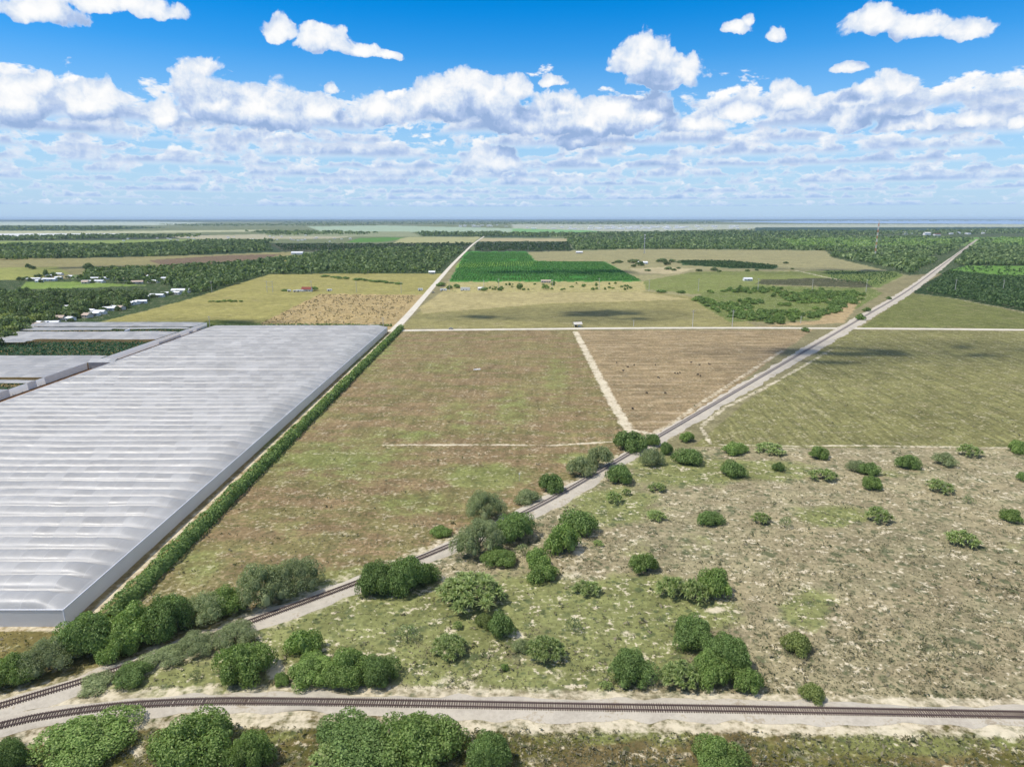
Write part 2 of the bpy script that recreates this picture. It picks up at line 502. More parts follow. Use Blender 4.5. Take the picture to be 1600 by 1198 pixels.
def field(poly, col, speck=0.0, rowy=0.0, rowx=0.0, red=0.0):
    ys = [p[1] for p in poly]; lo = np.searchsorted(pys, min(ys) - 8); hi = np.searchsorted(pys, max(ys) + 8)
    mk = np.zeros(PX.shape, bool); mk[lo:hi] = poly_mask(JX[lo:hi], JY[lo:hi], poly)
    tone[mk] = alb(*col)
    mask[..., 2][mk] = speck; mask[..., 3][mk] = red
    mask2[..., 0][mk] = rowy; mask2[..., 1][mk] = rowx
L_, R_ = -600, 2200
# far country, band by band
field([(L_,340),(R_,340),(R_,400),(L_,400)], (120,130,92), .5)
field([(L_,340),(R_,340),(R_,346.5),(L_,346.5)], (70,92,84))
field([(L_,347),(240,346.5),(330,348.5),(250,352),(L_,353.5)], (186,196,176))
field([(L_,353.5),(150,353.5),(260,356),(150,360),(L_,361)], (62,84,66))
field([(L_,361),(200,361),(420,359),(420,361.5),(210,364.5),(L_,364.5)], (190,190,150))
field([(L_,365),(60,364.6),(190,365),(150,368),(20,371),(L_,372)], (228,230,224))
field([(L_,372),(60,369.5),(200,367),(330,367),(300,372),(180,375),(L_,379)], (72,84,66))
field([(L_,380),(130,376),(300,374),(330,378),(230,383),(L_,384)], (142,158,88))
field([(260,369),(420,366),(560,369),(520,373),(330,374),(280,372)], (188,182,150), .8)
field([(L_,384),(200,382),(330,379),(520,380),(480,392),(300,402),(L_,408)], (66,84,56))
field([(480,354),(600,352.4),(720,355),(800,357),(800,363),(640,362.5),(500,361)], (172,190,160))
field([(400,361),(640,362),(660,370),(420,369)], (150,158,120), .8)
field([(655,362.5),(800,363.5),(860,364.5),(860,371),(760,371),(660,369)], (72,90,66))
field([(560,372),(610,370.5),(640,372),(600,378),(540,379)], (96,140,66))
field([(625,373),(640,370.5),(752,370),(738,380),(615,380)], (176,174,124))
field([(752,372),(890,373),(893,377),(748,377.5)], (184,172,132))
field([(745,378),(888,378),(896,393),(740,393)], (52,66,46), .6)
field([(420,381),(744,379.5),(727,394),(640,400),(440,392)], (66,74,54), .6)
field([(L_,407),(150,403),(330,398),(470,393),(440,404),(330,420),(200,424),(60,432),(L_,470)], (156,148,100), .3)
field([(230,407),(350,399),(440,397),(400,408),(330,416),(260,416)], (128,108,86), .4)
field([(L_,425),(90,417),(110,428),(40,438),(L_,450)], (160,162,90), .2)
field([(90,436),(260,428),(420,402),(520,394),(740,390),(728,398),(690,430),(420,432),(300,466),(210,490),(110,514),(L_,560),(L_,446)], (66,86,48), .6)
field([(40,441),(120,440),(230,446),(120,450),(30,452)], (132,156,74), .4)
field([(430,405),(460,400),(505,398),(490,404),(440,409)], (158,158,88))
# town and lake shore far right
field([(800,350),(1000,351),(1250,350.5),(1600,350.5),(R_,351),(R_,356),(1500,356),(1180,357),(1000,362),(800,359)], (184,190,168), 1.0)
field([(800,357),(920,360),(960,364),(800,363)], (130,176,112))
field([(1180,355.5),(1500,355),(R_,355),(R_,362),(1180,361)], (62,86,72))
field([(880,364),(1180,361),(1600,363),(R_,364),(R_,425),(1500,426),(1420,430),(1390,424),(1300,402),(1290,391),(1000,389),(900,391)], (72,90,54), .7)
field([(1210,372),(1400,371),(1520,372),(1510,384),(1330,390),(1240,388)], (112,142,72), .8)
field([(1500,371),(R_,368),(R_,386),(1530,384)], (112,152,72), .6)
# pasture beyond the crossroads, orchards and groves
field([(822,394),(930,391),(1000,389),(1290,391.5),(1300,402),(1395,425),(1420,430),(1365,452),(1300,470),(1000,462),(1000,440),(940,408),(836,408)], (164,157,112), .35)
field([(1000,440),(1090,424),(1290,424),(1300,442),(1200,446),(1090,460),(1010,452)], (136,144,80), .4)
field([(1285,422),(1400,424),(1412,430),(1372,450),(1300,440)], (122,138,72), .4, .5)
field([(1190,437),(1290,434),(1352,440),(1366,450),(1300,448),(1180,444)], (84,86,58), .5)
field([(1060,407),(1140,407.5),(1218,416),(1208,420.5),(1150,419.5),(1066,414)], (52,88,44), .4)
field([(985,420),(1040,417),(1085,420),(1060,428),(1000,428)], (196,182,140), .2)
field([(728,393),(822,393),(838,408),(945,408.5),(1004,440),(701,440)], (74,138,56), .2, .5)
field([(716,411),(838,408),(832,415),(712,418)], (138,176,72), .2, .3)  # sunlit band across the crop, its light put into the colour
field([(700,440),(1006,440),(1010,456),(690,457)], (188,176,116), .8)
field([(690,457),(1012,455),(1130,470),(1180,512),(624,513)], (158,150,98), .15)
field([(690,457),(1000,456),(1080,468),(860,474),(760,482),(660,490),(655,480)], (188,174,122), .15)  # sunlit stretch of the field, painted lighter into the ground colour
field([(1085,470),(1100,456),(1180,446),(1360,450),(1380,458),(1325,490),(1290,500),(1140,503)], (122,134,70), .7)
field([(1300,480),(1345,470),(1318,505),(1180,511),(1280,500)], (190,166,122), .3)
field([(1425,452),(1530,399),(R_,400),(R_,560),(1600,487),(1490,466),(1428,458)], (42,66,30), .5)
field([(1480,424),(1510,415),(R_,418),(R_,436),(1560,433)], (104,148,56), .5)
field([(1424,458),(1490,466),(1600,488),(R_,560),(R_,518),(1600,514),(1345,511)], (122,126,72), .25, .4)
# left of the farm road
field([(105,514),(215,489),(300,466),(420,429),(560,427),(692,428),(655,470),(620,514)], (168,160,96), .12)
field([(230,514),(340,500),(420,505),(400,514)], (120,128,62), .2)  # shade of passing clouds, painted into the pasture colour
field([(390,514),(500,459),(664,461),(618,514)], (192,167,116), .7)
# foreground fields
field([(L_,514),(640,514),(200,1000),(L_,1100)], (172,150,104), .3)
field([(622,517),(902,516),(986,676),(1010,700),(700,860),(420,965),(180,985),(150,960),(300,840)], (143,133,88), .45, .3, 0, 1.0)
field([(902,516),(1270,515),(1040,684),(984,676)], (168,147,110), .35, 0, .62, .1)
field([(1330,516),(1600,517),(R_,525),(R_,700),(1600,698),(1080,700),(1150,640)], (141,137,88), .5, .62)
field([(1080,699),(R_,699),(R_,1300),(L_,1300),(L_,1140),(0,1100),(400,972),(700,862),(1010,706)], SCRUB, 1.0, 0, 0, .25)
field([(L_,1128),(100,1128),(250,1112),(900,1125),(1600,1134),(R_,1145),(R_,1400),(L_,1400)], (112,108,58), .8, 0, 0, .6)
field([(L_,985),(100,985),(200,975),(400,960),(0,1095),(L_,1180)], (140,128,78), .5)

# green patches, sandy streaks: masks that the shader breaks up
def blob(ch, lst, arr):
    for (cx, cy, rx, ry, s) in lst:
        d = np.hypot((PX - cx) / rx, (PY - cy) / ry)
        arr[..., ch] = np.maximum(arr[..., ch], s * np.clip(1.25 - d, 0, 1))
blob(1, [(620,960,230,70,1),(330,1060,150,40,.8),(500,1000,200,60,1),(700,1040,180,45,.9),(960,1000,190,80,1),(840,940,120,60,.9),(560,930,160,60,.9),(750,990,140,60,.9),(900,960,120,50,.9),(1010,930,120,45,.9),(940,1040,140,40,.9),(250,1070,120,30,.8),(1080,960,110,40,.9),
         (1000,860,60,30,.4),(960,790,90,40,.9),(1070,735,120,35,.9),(1190,735,110,22,.9),(1300,806,80,22,.9),(1262,952,55,42,.9),(1010,720,60,25,.8),
         (870,1060,260,30,.8),(1400,740,80,12,.5),(1590,850,60,20,.4),(470,830,150,60,.35),(520,715,130,22,.75),(760,745,90,26,.85),(560,560,45,40,.7),
         (480,640,60,60,.5),(300,880,120,50,.5),(800,640,60,60,.5),(700,570,90,30,.4),(870,590,40,50,.5),(640,790,120,40,.5),(540,720,160,60,.55),(430,700,50,70,.6),(720,650,60,50,.45),(590,540,40,30,.7),(650,680,120,20,.5),(900,715,70,15,.6),(1090,850,70,40,.4),(60,1020,60,30,.5),
         (300,1150,340,26,.5),(1000,1150,300,22,.55),(1420,1160,260,30,.75)], mask)
blob(0, [(700,905,40,22,.75),(905,860,18,40,.8),(890,895,50,28,.7),(1120,952,26,8,1),(1000,830,110,30,.5),(1110,850,60,60,.45),(720,1065,60,22,.7),(430,1045,22,34,1),
         (680,860,40,14,.7),(800,990,45,18,.7),(870,1055,40,20,.6),(980,990,28,12,.6),(1300,1010,40,40,.55),(1370,960,60,60,.5),(1480,1070,70,26,.55),(1450,1010,120,60,.4),
         (1150,970,30,60,.5),(1520,850,30,12,.6),(1050,1000,24,20,.6),(215,1175,26,22,.8),(500,1185,20,20,.8),(1070,1180,30,16,.7),(840,1185,50,14,.6),(1250,1180,90,22,.5),
         (1300,870,120,50,.35),(1200,800,60,20,.35),(1560,1000,80,60,.35),(100,1100,120,14,.8),(1010,800,60,14,.5)], mask)
def sandline(pix, wid, s):
    pts = gp(pix)
    xs = [p[1] for p in pix]; lo = np.searchsorted(pys, min(xs) - 30); hi = np.searchsorted(pys, max(xs) + 30)
    d = line_dist(GX[lo:hi], GY[lo:hi], pts)
    mask[lo:hi, :, 0] = np.maximum(mask[lo:hi, :, 0], s * np.clip(1.5 - d / wid, 0, 1))
sandline([(899,518),(930,577),(960,634),(984,674)], 3.6, .95)
sandline([(600,695),(780,695),(860,696),(955,690)], 1.6, .85)
sandline([(1095,668),(1112,694),(1240,697),(1340,696),(1470,698),(1600,700),(1900,704)], 1.7, .78)
sandline([(1222,548),(1130,607),(1080,640),(1042,668)], 2.4, .72)
sandline([(1300,545),(1250,575),(1190,608),(1130,638),(1098,664)], 2.2, .74)
sandline([(1040,668),(1020,678),(990,672)], 3.0, .8)
sandline([(1360,430),(1200,410)], 4, .0)
sandline([(1245,423),(1290,433),(1310,437)], 5, .9)
sandline([(1425,458),(1490,466),(1600,488),(1800,530)], 4, .7)
sandline([(-200,1095),(0,1090),(120,1088),(220,1080),(420,1076),(650,1080),(900,1086),(1200,1092),(1600,1099),(2000,1106)], 2.7, .74)
sandline([(-200,1175),(40,1152),(160,1132),(320,1122),(600,1128),(900,1132),(1200,1134),(1600,1140),(2000,1147)], 3.8, .80)
sandline([(-200,982),(104,981),(130,972),(612,518)], 1.9, .8)
field([(300,514),(352,514),(0,648),(-600,880),(-600,820),(0,618)], (150,112,76), .2)
md = np.full(PX.shape, 1e9); md[330:] = line_dist(GX[330:], GY[330:], MAIN[::6])
mask[..., 0] = np.maximum(mask[..., 0], .68 * np.clip(1.5 - md / 9.0, 0, 1))
sd_ = line_dist(GX[500:], GY[500:], SPUR[::6])
mask[500:, :, 0] = np.maximum(mask[500:, :, 0], .8 * np.clip(1.5 - sd_ / 6.0, 0, 1))
for rd, wd in ((ROAD_X, 9.0), (ROAD_Y, 8.0)):
    dd = line_dist(GX[60:330], GY[60:330], rd[::4])
    mask[60:330, :, 0] = np.maximum(mask[60:330, :, 0], .62 * np.clip(1.4 - dd / wd, 0, 1))

def build_ground():
    # extend the sheet behind the camera and far to both sides
    Xw, Yw = GX.copy(), GY.copy()
    ext_y = [40.0, -60.0, -2000.0, -70000.0]; ext_s = [0.17, 0.17, 2.0, 60.0]
    base = (pxs - 800)
    for y_, s_ in zip(ext_y, ext_s):
        Xw = np.vstack([Xw, base * s_]); Yw = np.vstack([Yw, np.full(len(pxs), y_)])
    pad = len(ext_y)
    def ext(a): return np.concatenate([a, np.repeat(a[-1:], pad, 0)], 0)
    T, A, B = ext(tone), ext(mask), ext(mask2)
    for side in (-1, 1):
        far = np.where(np.abs(Xw[:, :1]) > 20000, Xw[:, :1] * 1.3, 0)
        col = np.full((Xw.shape[0], 1), side * 90000.0)
        Xw = np.hstack([col, Xw]) if side < 0 else np.hstack([Xw, col])
        Yw = np.hstack([Yw[:, :1], Yw]) if side < 0 else np.hstack([Yw, Yw[:, -1:]])
        cat = (lambda a: np.concatenate([a[:, :1], a], 1)) if side < 0 else (lambda a: np.concatenate([a, a[:, -1:]], 1))
        T, A, B = cat(T), cat(A), cat(B)
    ny, nx = Xw.shape
    v = np.stack([Xw, Yw, np.zeros_like(Xw)], -1).reshape(-1, 3)
    idx = np.arange(ny * nx).reshape(ny, nx)
    f = np.stack([idx[1:, :-1], idx[1:, 1:], idx[:-1, 1:], idx[:-1, :-1]], -1).reshape(-1, 4)
    me = mesh_np('ground', v, f)
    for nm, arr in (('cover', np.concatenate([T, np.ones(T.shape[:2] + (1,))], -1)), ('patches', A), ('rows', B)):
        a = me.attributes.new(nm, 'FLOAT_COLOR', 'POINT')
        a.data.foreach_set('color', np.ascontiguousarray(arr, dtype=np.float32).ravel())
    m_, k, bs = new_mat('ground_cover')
    def at(n_):
        nd = k.n('ShaderNodeAttribute', attribute_name=n_); return nd
    cov = at('cover').outputs['Color']
    pa = at('patches'); pr, pg, pb = k.seprgb(pa.outputs['Color']); red = pa.outputs['Alpha']
    rr = k.seprgb(at('rows').outputs['Color'])
    pos = k.n('ShaderNodeNewGeometry').outputs['Position']
    nb = k.noise(pos, 1 / 55, 5.0, 0.6)          # broad
    nm_ = k.noise(pos, 1 / 9, 6.0, 0.62)         # clumps
    nf = k.noise(pos, 1 / 1.6, 5.0, 0.65)        # single weeds
    nst = k.noise(k.v('MULTIPLY', pos, (0.35, 1.0, 1.0)), 1 / 14, 5.0, 0.6)
    f1 = k.m('MULTIPLY_ADD', k.m('SUBTRACT', nm_, 0.5), 1.35, 1.0)
    f2 = k.m('MULTIPLY_ADD', k.m('SUBTRACT', nf, 0.5), 1.65, 1.0)
    f3 = k.m('MULTIPLY_ADD', k.m('SUBTRACT', nb, 0.5), 0.7, 1.0)
    col = k.scale(cov, k.m('MULTIPLY', k.m('MULTIPLY', f1, f2), f3))
    # reddish dead grass and pale straw
    rf = k.m('MULTIPLY', red, k.mapr(k.m('MULTIPLY_ADD', k.m('SUBTRACT', nf, .5), .5, nst), 0.44, 0.56))
    col = k.mix(k.m('MULTIPLY', rf, 0.46), col, k.scale(k.xyz(.25, .150, .095), k.m('MULTIPLY', f2, f1)))
    straw = k.mapr(k.m('MULTIPLY_ADD', k.m('SUBTRACT', nf, .5), 1.0, k.noise(pos, 1 / 22, 5.0, 0.6)), 0.60, 0.78)
    col = k.mix(k.m('MULTIPLY', straw, 0.45), col, k.scale(k.xyz(.34, .275, .175), f2))
    # furrows
    sp = k.sep(pos)
    wob = k.m('MULTIPLY', k.m('SUBTRACT', k.noise(pos, 1 / 30, 3.0, 0.5), .5), 5.0)
    ty = k.m('ADD', k.m('MULTIPLY_ADD', sp[1], -0.09, sp[0]), wob)
    wy = k.noise(k.v('MULTIPLY', k.xyz(ty, sp[1], 0.0), (1 / 2.6, 1 / 55, 1.0)), 1.0, 3.0, 0.6, '2D')
    wx = k.noise(k.v('MULTIPLY', k.xyz(sp[0], k.m('ADD', sp[1], k.m('MULTIPLY', wob, 0.3)), 0.0), (1 / 60, 1 / 3.2, 1.0)), 1.0, 3.0, 0.62, '2D')
    fr = k.m('ADD', k.m('MULTIPLY', rr[0], k.m('SUBTRACT', wy, 0.5)), k.m('MULTIPLY', rr[1], k.m('SUBTRACT', wx, 0.5)))
    col = k.scale(col, k.m('MAXIMUM', k.m('MULTIPLY_ADD', fr, 2.0, 1.0), 0.25))
    pale = k.m('MULTIPLY', rr[1], k.mapr(wx, 0.60, 0.70))
    col = k.mix(k.m('MULTIPLY', pale, 0.6), col, (.46, .36, .25))
    # green grass
    gf = k.mapr(k.m('ADD', pg, k.m('ADD', k.m('MULTIPLY', k.m('SUBTRACT', nm_, .5), 0.9), k.m('MULTIPLY', k.m('SUBTRACT', nf, .5), 0.35))), 0.28, 0.62)
    gcol = k.mix(nb, (.128, .148, .040), (.215, .226, .080))
    col = k.mix(k.m('MULTIPLY', gf, 0.82), col, k.scale(gcol, k.m('MULTIPLY', f1, f2)))
    # low dark weeds, in two sizes, and bare sand
    wd = k.voro(pos, 1 / 2.4, 0.0, feature='F1', dim='2D')
    wmask = k.m('MULTIPLY', k.mapr(wd, 0.22, 0.42, 1.0, 0.0), k.mapr(k.noise(pos, 1 / 5, 4.0, 0.6), 0.47, 0.60))
    wd2 = k.voro(pos, 1 / 5.5, 0.0, feature='F1', dim='2D')
    wmask = k.m('MAXIMUM', wmask, k.m('MULTIPLY', k.mapr(wd2, 0.18, 0.36, 1.0, 0.0), k.mapr(k.noise(pos, 1 / 16, 4.0, 0.6), 0.50, 0.60)))
    col = k.mix(k.m('MULTIPLY', k.m('MULTIPLY', wmask, pb), 0.72), col, k.scale(k.xyz(.060, .082, .036), f2))
    sw = k.m('ADD', pr, k.m('ADD', k.m('MULTIPLY', k.m('SUBTRACT', nm_, .5), 1.0), k.m('MULTIPLY', k.m('SUBTRACT', nf, .5), 0.8)))
    spots = k.m('MULTIPLY', k.mapr(k.m('MULTIPLY_ADD', k.m('SUBTRACT', nf, .5), 1.1, k.noise(k.v('MULTIPLY', pos, (1.0, 1.35, 1.0)), 1 / 7, 5.0, 0.65)), 0.585, 0.71), k.m('MULTIPLY', pb, 0.95))
    sf = k.m('MAXIMUM', k.mapr(k.m('MULTIPLY_ADD', k.m('SUBTRACT', k.noise(pos, 1 / 3.4, 5.0, 0.65), .5), 1.2, sw), 0.50, 0.95), spots)
    scol = k.mix(nm_, (.42, .345, .235), (.67, .595, .43))
    col = k.mix(k.m('MULTIPLY', sf, 0.92), col, k.scale(scol, k.m('MULTIPLY_ADD', k.m('SUBTRACT', nf, .5), .5, 1.0)))
    k.put(bs.inputs['Base Color'], col)
    bs.inputs['Roughness'].default_value = 0.95; bs.inputs['Specular IOR Level'].default_value = 0.05
    bp = k.n('ShaderNodeBump'); bp.inputs['Strength'].default_value = 0.55; bp.inputs['Distance'].default_value = 0.5
    k.put(bp.inputs['Height'], nf); k.t.links.new(bp.outputs[0], bs.inputs['Normal'])
    me.materials.append(m_)
    tag(link('ground', me), kind='structure')
build_ground()

# ------------------------------------------------------------------ roads, ballast, railway
def normals2d(P):
    d = np.gradient(P, axis=0); d /= np.linalg.norm(d, axis=1, keepdims=True)
    return d, np.stack([d[:, 1], -d[:, 0]], 1)       # tangent, right-hand normal

def ribbon(name, P, offs, zs, mat, wob=0.0, seed=1):
    """strip along P; offs/zs give the cross-section (offsets to the right, heights)"""
    _, N = normals2d(P)
    s = np.arange(len(P))
    cols = []
    for j, (o, z) in enumerate(zip(offs, zs)):
        ww = (value_noise(s / 2.3, np.zeros(len(P)) + j, seed + j) - .5) * wob + (value_noise(s / 9.0, np.zeros(len(P)) + j, seed + 50 + j) - .5) * wob
        oo = (o if np.ndim(o) else np.full(len(P), o)) + (ww if z < 0.1 else 0)
        cols.append(np.concatenate([P + N * oo[:, None], np.full((len(P), 1), z)], 1))
    v = np.stack(cols, 1); n, k_ = v.shape[:2]
    idx = np.arange(n * k_).reshape(n, k_)
    f = np.stack([idx[:-1, :-1], idx[:-1, 1:], idx[1:, 1:], idx[1:, :-1]], -1).reshape(-1, 4)
    return link(name, mesh_np(name, v.reshape(-1, 3), f, mat))

def gravel_mat(name, a, b, c):
    m_, k, bs = new_mat(name)
    pos = k.n('ShaderNodeNewGeometry').outputs['Position']
    n1 = k.noise(pos, 0.11, 5.0, 0.6); n2 = k.noise(pos, 1.3, 5.0, 0.7)
    col = k.mix(k.mapr(n1, .35, .65), a, b)
    col = k.mix(k.mapr(k.m('MULTIPLY_ADD', k.m('SUBTRACT', n2, .5), .8, n1), .56, .72), col, c)
    col = k.scale(col, k.m('MULTIPLY_ADD', k.m('SUBTRACT', n2, .5), .7, 1.0))
    k.put(bs.inputs['Base Color'], col); bs.inputs['Roughness'].default_value = 0.95
    bs.inputs['Specular IOR Level'].default_value = 0.05
    bp = k.n('ShaderNodeBump'); bp.inputs['Strength'].default_value = 0.5; bp.inputs['Distance'].default_value = 0.12
    k.put(bp.inputs['Height'], n2); k.t.links.new(bp.outputs[0], bs.inputs['Normal'])
    return m_
M['ballast'] = gravel_mat('ballast_stone', (.385,.34,.27), (.47,.42,.335), (.31,.26,.185))
M['dirt_road'] = gravel_mat('sandy_road', (.50,.45,.36), (.60,.55,.45), (.42,.37,.28))

tag(ribbon('road', ROAD_X, (-4.6, 4.6), (.06, .06), M['dirt_road'], 1.0, 3), kind='structure')
tag(ribbon('farm_road', ROAD_Y, (-4.0, 4.0), (.10, .10), M['dirt_road'], 0.8, 9), kind='structure')

sm = np.arange(len(MAIN)) * 2.0
far = np.clip((MAIN[:, 1] - 330) / 330, 0, 1)
thin = np.clip((MAIN[:, 1] - 1500) / 500, 0, 1)
mid_w = np.clip((MAIN[:, 1] - 150) / 90, 0, 1)
ML, MR = -2.3 - 3.6 * far + 2.4 * thin, 2.5 + 1.6 * mid_w + 3.0 * far - 4.2 * thin
tag(ribbon('ballast', MAIN, (ML - 1.0, ML + .4, MR - .5, MR + 1.6), (0.02, .42, .42, 0.02), M['ballast'], 1.9, 21), kind='structure')
tag(ribbon('ballast', SPUR, (-3.4, -2.0, 2.4, 3.7), (0.03, .40, .40, 0.03), M['ballast'], 1.9, 33), kind='structure')

def boxes_np(C, T, N, hl, hw, z0, z1):
    """boxes with centres C (n,2), half length hl along N, half width hw along T"""
    n = len(C)
    c = []
    for z in (z0, z1):
        for (a, b) in ((-1, -1), (1, -1), (1, 1), (-1, 1)):
            c.append(np.concatenate([C + T * (a * hw) + N * (b * hl)[..., None] if np.ndim(hl) else C + T * (a * hw) + N * (b * hl), np.full((n, 1), z)], 1))
    v = np.stack(c, 1).reshape(-1, 3)
    q = np.array([(0,3,2,1),(4,5,6,7),(0,1,5,4),(1,2,6,5),(2,3,7,6),(3,0,4,7)])
    f = (q[None] + 8 * np.arange(n)[:, None, None]).reshape(-1, 4)
    return v, f

def tie_mat():
    m_, k, bs = new_mat('worn_sleeper')
    pos = k.n('ShaderNodeNewGeometry').outputs['Position']; sp = k.sep(pos)
    n = k.noise(pos, 1.1, 4.0, .6); n2 = k.noise(pos, .12, 3.0, .6)
    old = k.mix(n, (.040, .026, .022), (.125, .085, .068))
    dusty = k.mix(n, (.24, .21, .185), (.36, .325, .285))
    f = k.mapr(k.m('MULTIPLY_ADD', k.m('SUBTRACT', n2, .5), 60.0, sp[1]), 170.0, 235.0)
    k.put(bs.inputs['Base Color'], k.mix(f, old, dusty)); bs.inputs['Roughness'].default_value = .9
    return m_
M['tie'] = tie_mat()

def railway(name, line, label, z=.42):
    root = empty(name, (float(line[0, 0]), float(line[0, 1]), 0.0))
    tag(root, label, 'railway track', 'railway tracks')
    o3 = np.array([line[0, 0], line[0, 1], 0.0])
    T, N = normals2d(line)
    for side in (-.78, .78):
        P = line + N * side
        prof = [(-.09, z + .10), (-.055, z + .34), (.055, z + .34), (.09, z + .10)]
        v = np.stack([np.concatenate([P + N * a, np.full((len(P), 1), b)], 1) for a, b in prof], 1) - o3
        n = len(P); idx = np.arange(n * 4).reshape(n, 4)
        f = np.stack([idx[:-1, :-1], idx[:-1, 1:], idx[1:, 1:], idx[1:, :-1]], -1).reshape(-1, 4)
        link('rail', mesh_np('rail', v.reshape(-1, 3), f, M['rail']), root)
    s = np.concatenate(([0], np.cumsum(np.hypot(*np.diff(line, axis=0).T))))
    q = np.arange(0.3, s[-1], .52)
    q = q + rng.normal(0, .03, len(q))
    C = np.stack([np.interp(q, s, line[:, 0]), np.interp(q, s, line[:, 1])], 1)
    Tq = np.stack([np.interp(q, s, T[:, 0]), np.interp(q, s, T[:, 1])], 1); Nq = np.stack([Tq[:, 1], -Tq[:, 0]], 1)
    px, py = to_pix(C[:, 0], C[:, 1])
    d = np.hypot(C[:, 0], C[:, 1]); d[(px < 5) | (px > 1595) | (py > 1195)] = 1e9
    near = np.zeros(len(C), bool); near[np.argsort(d)[:100]] = True
    v, f = boxes_np(C[~near], Tq[~near], Nq[~near], 1.35, .105, z - .05, z + .14)
    tag(link('sleepers', mesh_np('sleepers', v - o3, f, M['tie']), root), kind='stuff')
    me = MB(); me.box(-.105, .105, -1.35, 1.35, -.05, .14); me = me.mesh('sleeper', M['tie'])
    for c, t in zip(C[near], Tq[near]):
        o = link('sleeper', me, root, (c[0] - o3[0], c[1] - o3[1], z)); o.rotation_euler = (0, 0, math.atan2(t[1], t[0]))
    return root
railway('railway_track', MAIN, 'long single railway track running diagonally from lower left to the far right horizon')
railway('railway_track', SPUR, 'curved railway siding crossing the foreground from left to right edge')

# ------------------------------------------------------------------ shade tunnels
def translucent(k, bs, col, f):
    tr = k.n('ShaderNodeBsdfTranslucent'); tr.inputs[0].default_value = (*col, 1)
    mx = k.n('ShaderNodeMixShader'); mx.inputs[0].default_value = f
    out = [n for n in k.t.nodes if n.type == 'OUTPUT_MATERIAL'][0]
    k.t.links.new(bs.outputs[0], mx.inputs[1]); k.t.links.new(tr.outputs[0], mx.inputs[2]); k.t.links.new(mx.outputs[0], out.inputs[0])
def fabric_mat():
    m_, k, bs = new_mat('tunnel_film')
    pos = k.n('ShaderNodeNewGeometry').outputs['Position']
    br = k.n('ShaderNodeTexBrick'); br.offset = 0.5
    k.put(br.inputs['Vector'], pos)
    br.inputs['Scale'].default_value = 1.0; br.inputs['Brick Width'].default_value = 7.0; br.inputs['Row Height'].default_value = 8.0
    br.inputs['Mortar Size'].default_value = 0.10; br.inputs['Mortar Smooth'].default_value = 0.3; br.inputs['Bias'].default_value = -0.2
    br.inputs['Color1'].default_value = (.50, .495, .482, 1); br.inputs['Color2'].default_value = (.66, .65, .628, 1); br.inputs['Mortar'].default_value = (.68, .675, .66, 1)
    n = k.noise(pos, 1 / 26, 5.0, 0.6); n2 = k.noise(k.v('MULTIPLY', pos, (1 / 2.4, 1 / 30, 1)), 1.0, 4.0, 0.6)
    col = k.scale(br.outputs[0], k.m('ADD', k.m('MULTIPLY_ADD', k.m('SUBTRACT', n, .5), .55, .97), k.m('MULTIPLY', k.m('SUBTRACT', n2, .5), .35)))
    k.put(bs.inputs['Base Color'], col)
    k.put(bs.inputs['Roughness'], k.m('ADD', k.m('MULTIPLY', n2, .22), k.m('MULTIPLY_ADD', k.seprgb(br.outputs[0])[0], .7, -.06)))
    bs.inputs['Specular IOR Level'].default_value = 0.62
    translucent(k, bs, (.66, .66, .655), .45)
    return m_
M['film'] = fabric_mat()
def net_mat():
    m_, k, bs = new_mat('wall_netting')
    n = k.noise(k.n('ShaderNodeNewGeometry').outputs['Position'], .25, 4.0, .6)
    k.put(bs.inputs['Base Color'], k.mix(n, (.62, .61, .595), (.74, .73, .715)))
    translucent(k, bs, (.88, .88, .87), .40)
    return m_
M['net'] = net_mat()
M['trim'] = simple_mat('white_edge_cable', (.66, .66, .68), 0.6, 0.05)
XR, XL, Y0, Y1, ZE, BAY = -118.0, -286.0, 160.5, 640.5, 5.0, 8.0

def arch_roof(x0, x1, y0, nb, xtaper0, xtaper1, ze=ZE, hgt=2.4, seed=1, deep=()):
    """nb barrel bays of film, each running along x, sagging between its hoops"""
    xs = [x0]
    if xtaper0: xs += [x0 + t for t in (1.5, 3, 4.5, 6, 8)]
    a = xs[-1]; b = x1 - (8 if xtaper1 else 0)
    xs += list(np.linspace(a, b, max(2, int((b - a) / 1.75)))[1:])
    if xtaper1: xs += [x1 - t for t in (6, 4.5, 3, 1.5, 0)]
    xs = np.array(xs)
    t = np.linspace(0, 1, 11)[:-1]
    ys = np.concatenate([y0 + BAY * (i + t) for i in range(nb)] + [[y0 + BAY * nb]])
    X, Y = np.meshgrid(xs, ys)
    ph = ((Y - y0) / BAY) % 1.0
    bay = np.floor((Y - y0) / BAY + 1e-6)
    prof = np.maximum(1 - np.abs(2 * ph - 1) ** 2, 0) ** .62
    amp = hgt * (0.9 + 0.25 * value_noise(bay, bay * 0 + 3, seed))
    for dp in deep: amp = np.where(np.abs(bay - dp) < .5, amp * .35, amp)
    tp = np.ones_like(X)
    sm_ = lambda d: np.clip(d / 8.0, 0, 1) ** .8
    if xtaper0: tp *= sm_(X - x0)
    if xtaper1: tp *= sm_(x1 - X)
    hoop = 0.13 * np.abs(np.sin(math.pi * (X + 1.3 * bay) / 7.0)) * prof
    sag = (value_noise(X / 5.0, Y / 3.0, seed + 9) - .5) * .16 + (value_noise(X / 22.0, Y / 16.0, seed + 5) - .5) * .5
    Z = ze + tp * (amp * prof - hoop + sag)
    v = np.stack([X, Y, Z], -1).reshape(-1, 3)
    ny, nx = X.shape; idx = np.arange(ny * nx).reshape(ny, nx)
    f = np.stack([idx[:-1, :-1], idx[:-1, 1:], idx[1:, 1:], idx[1:, :-1]], -1).reshape(-1, 4)
    return v, f

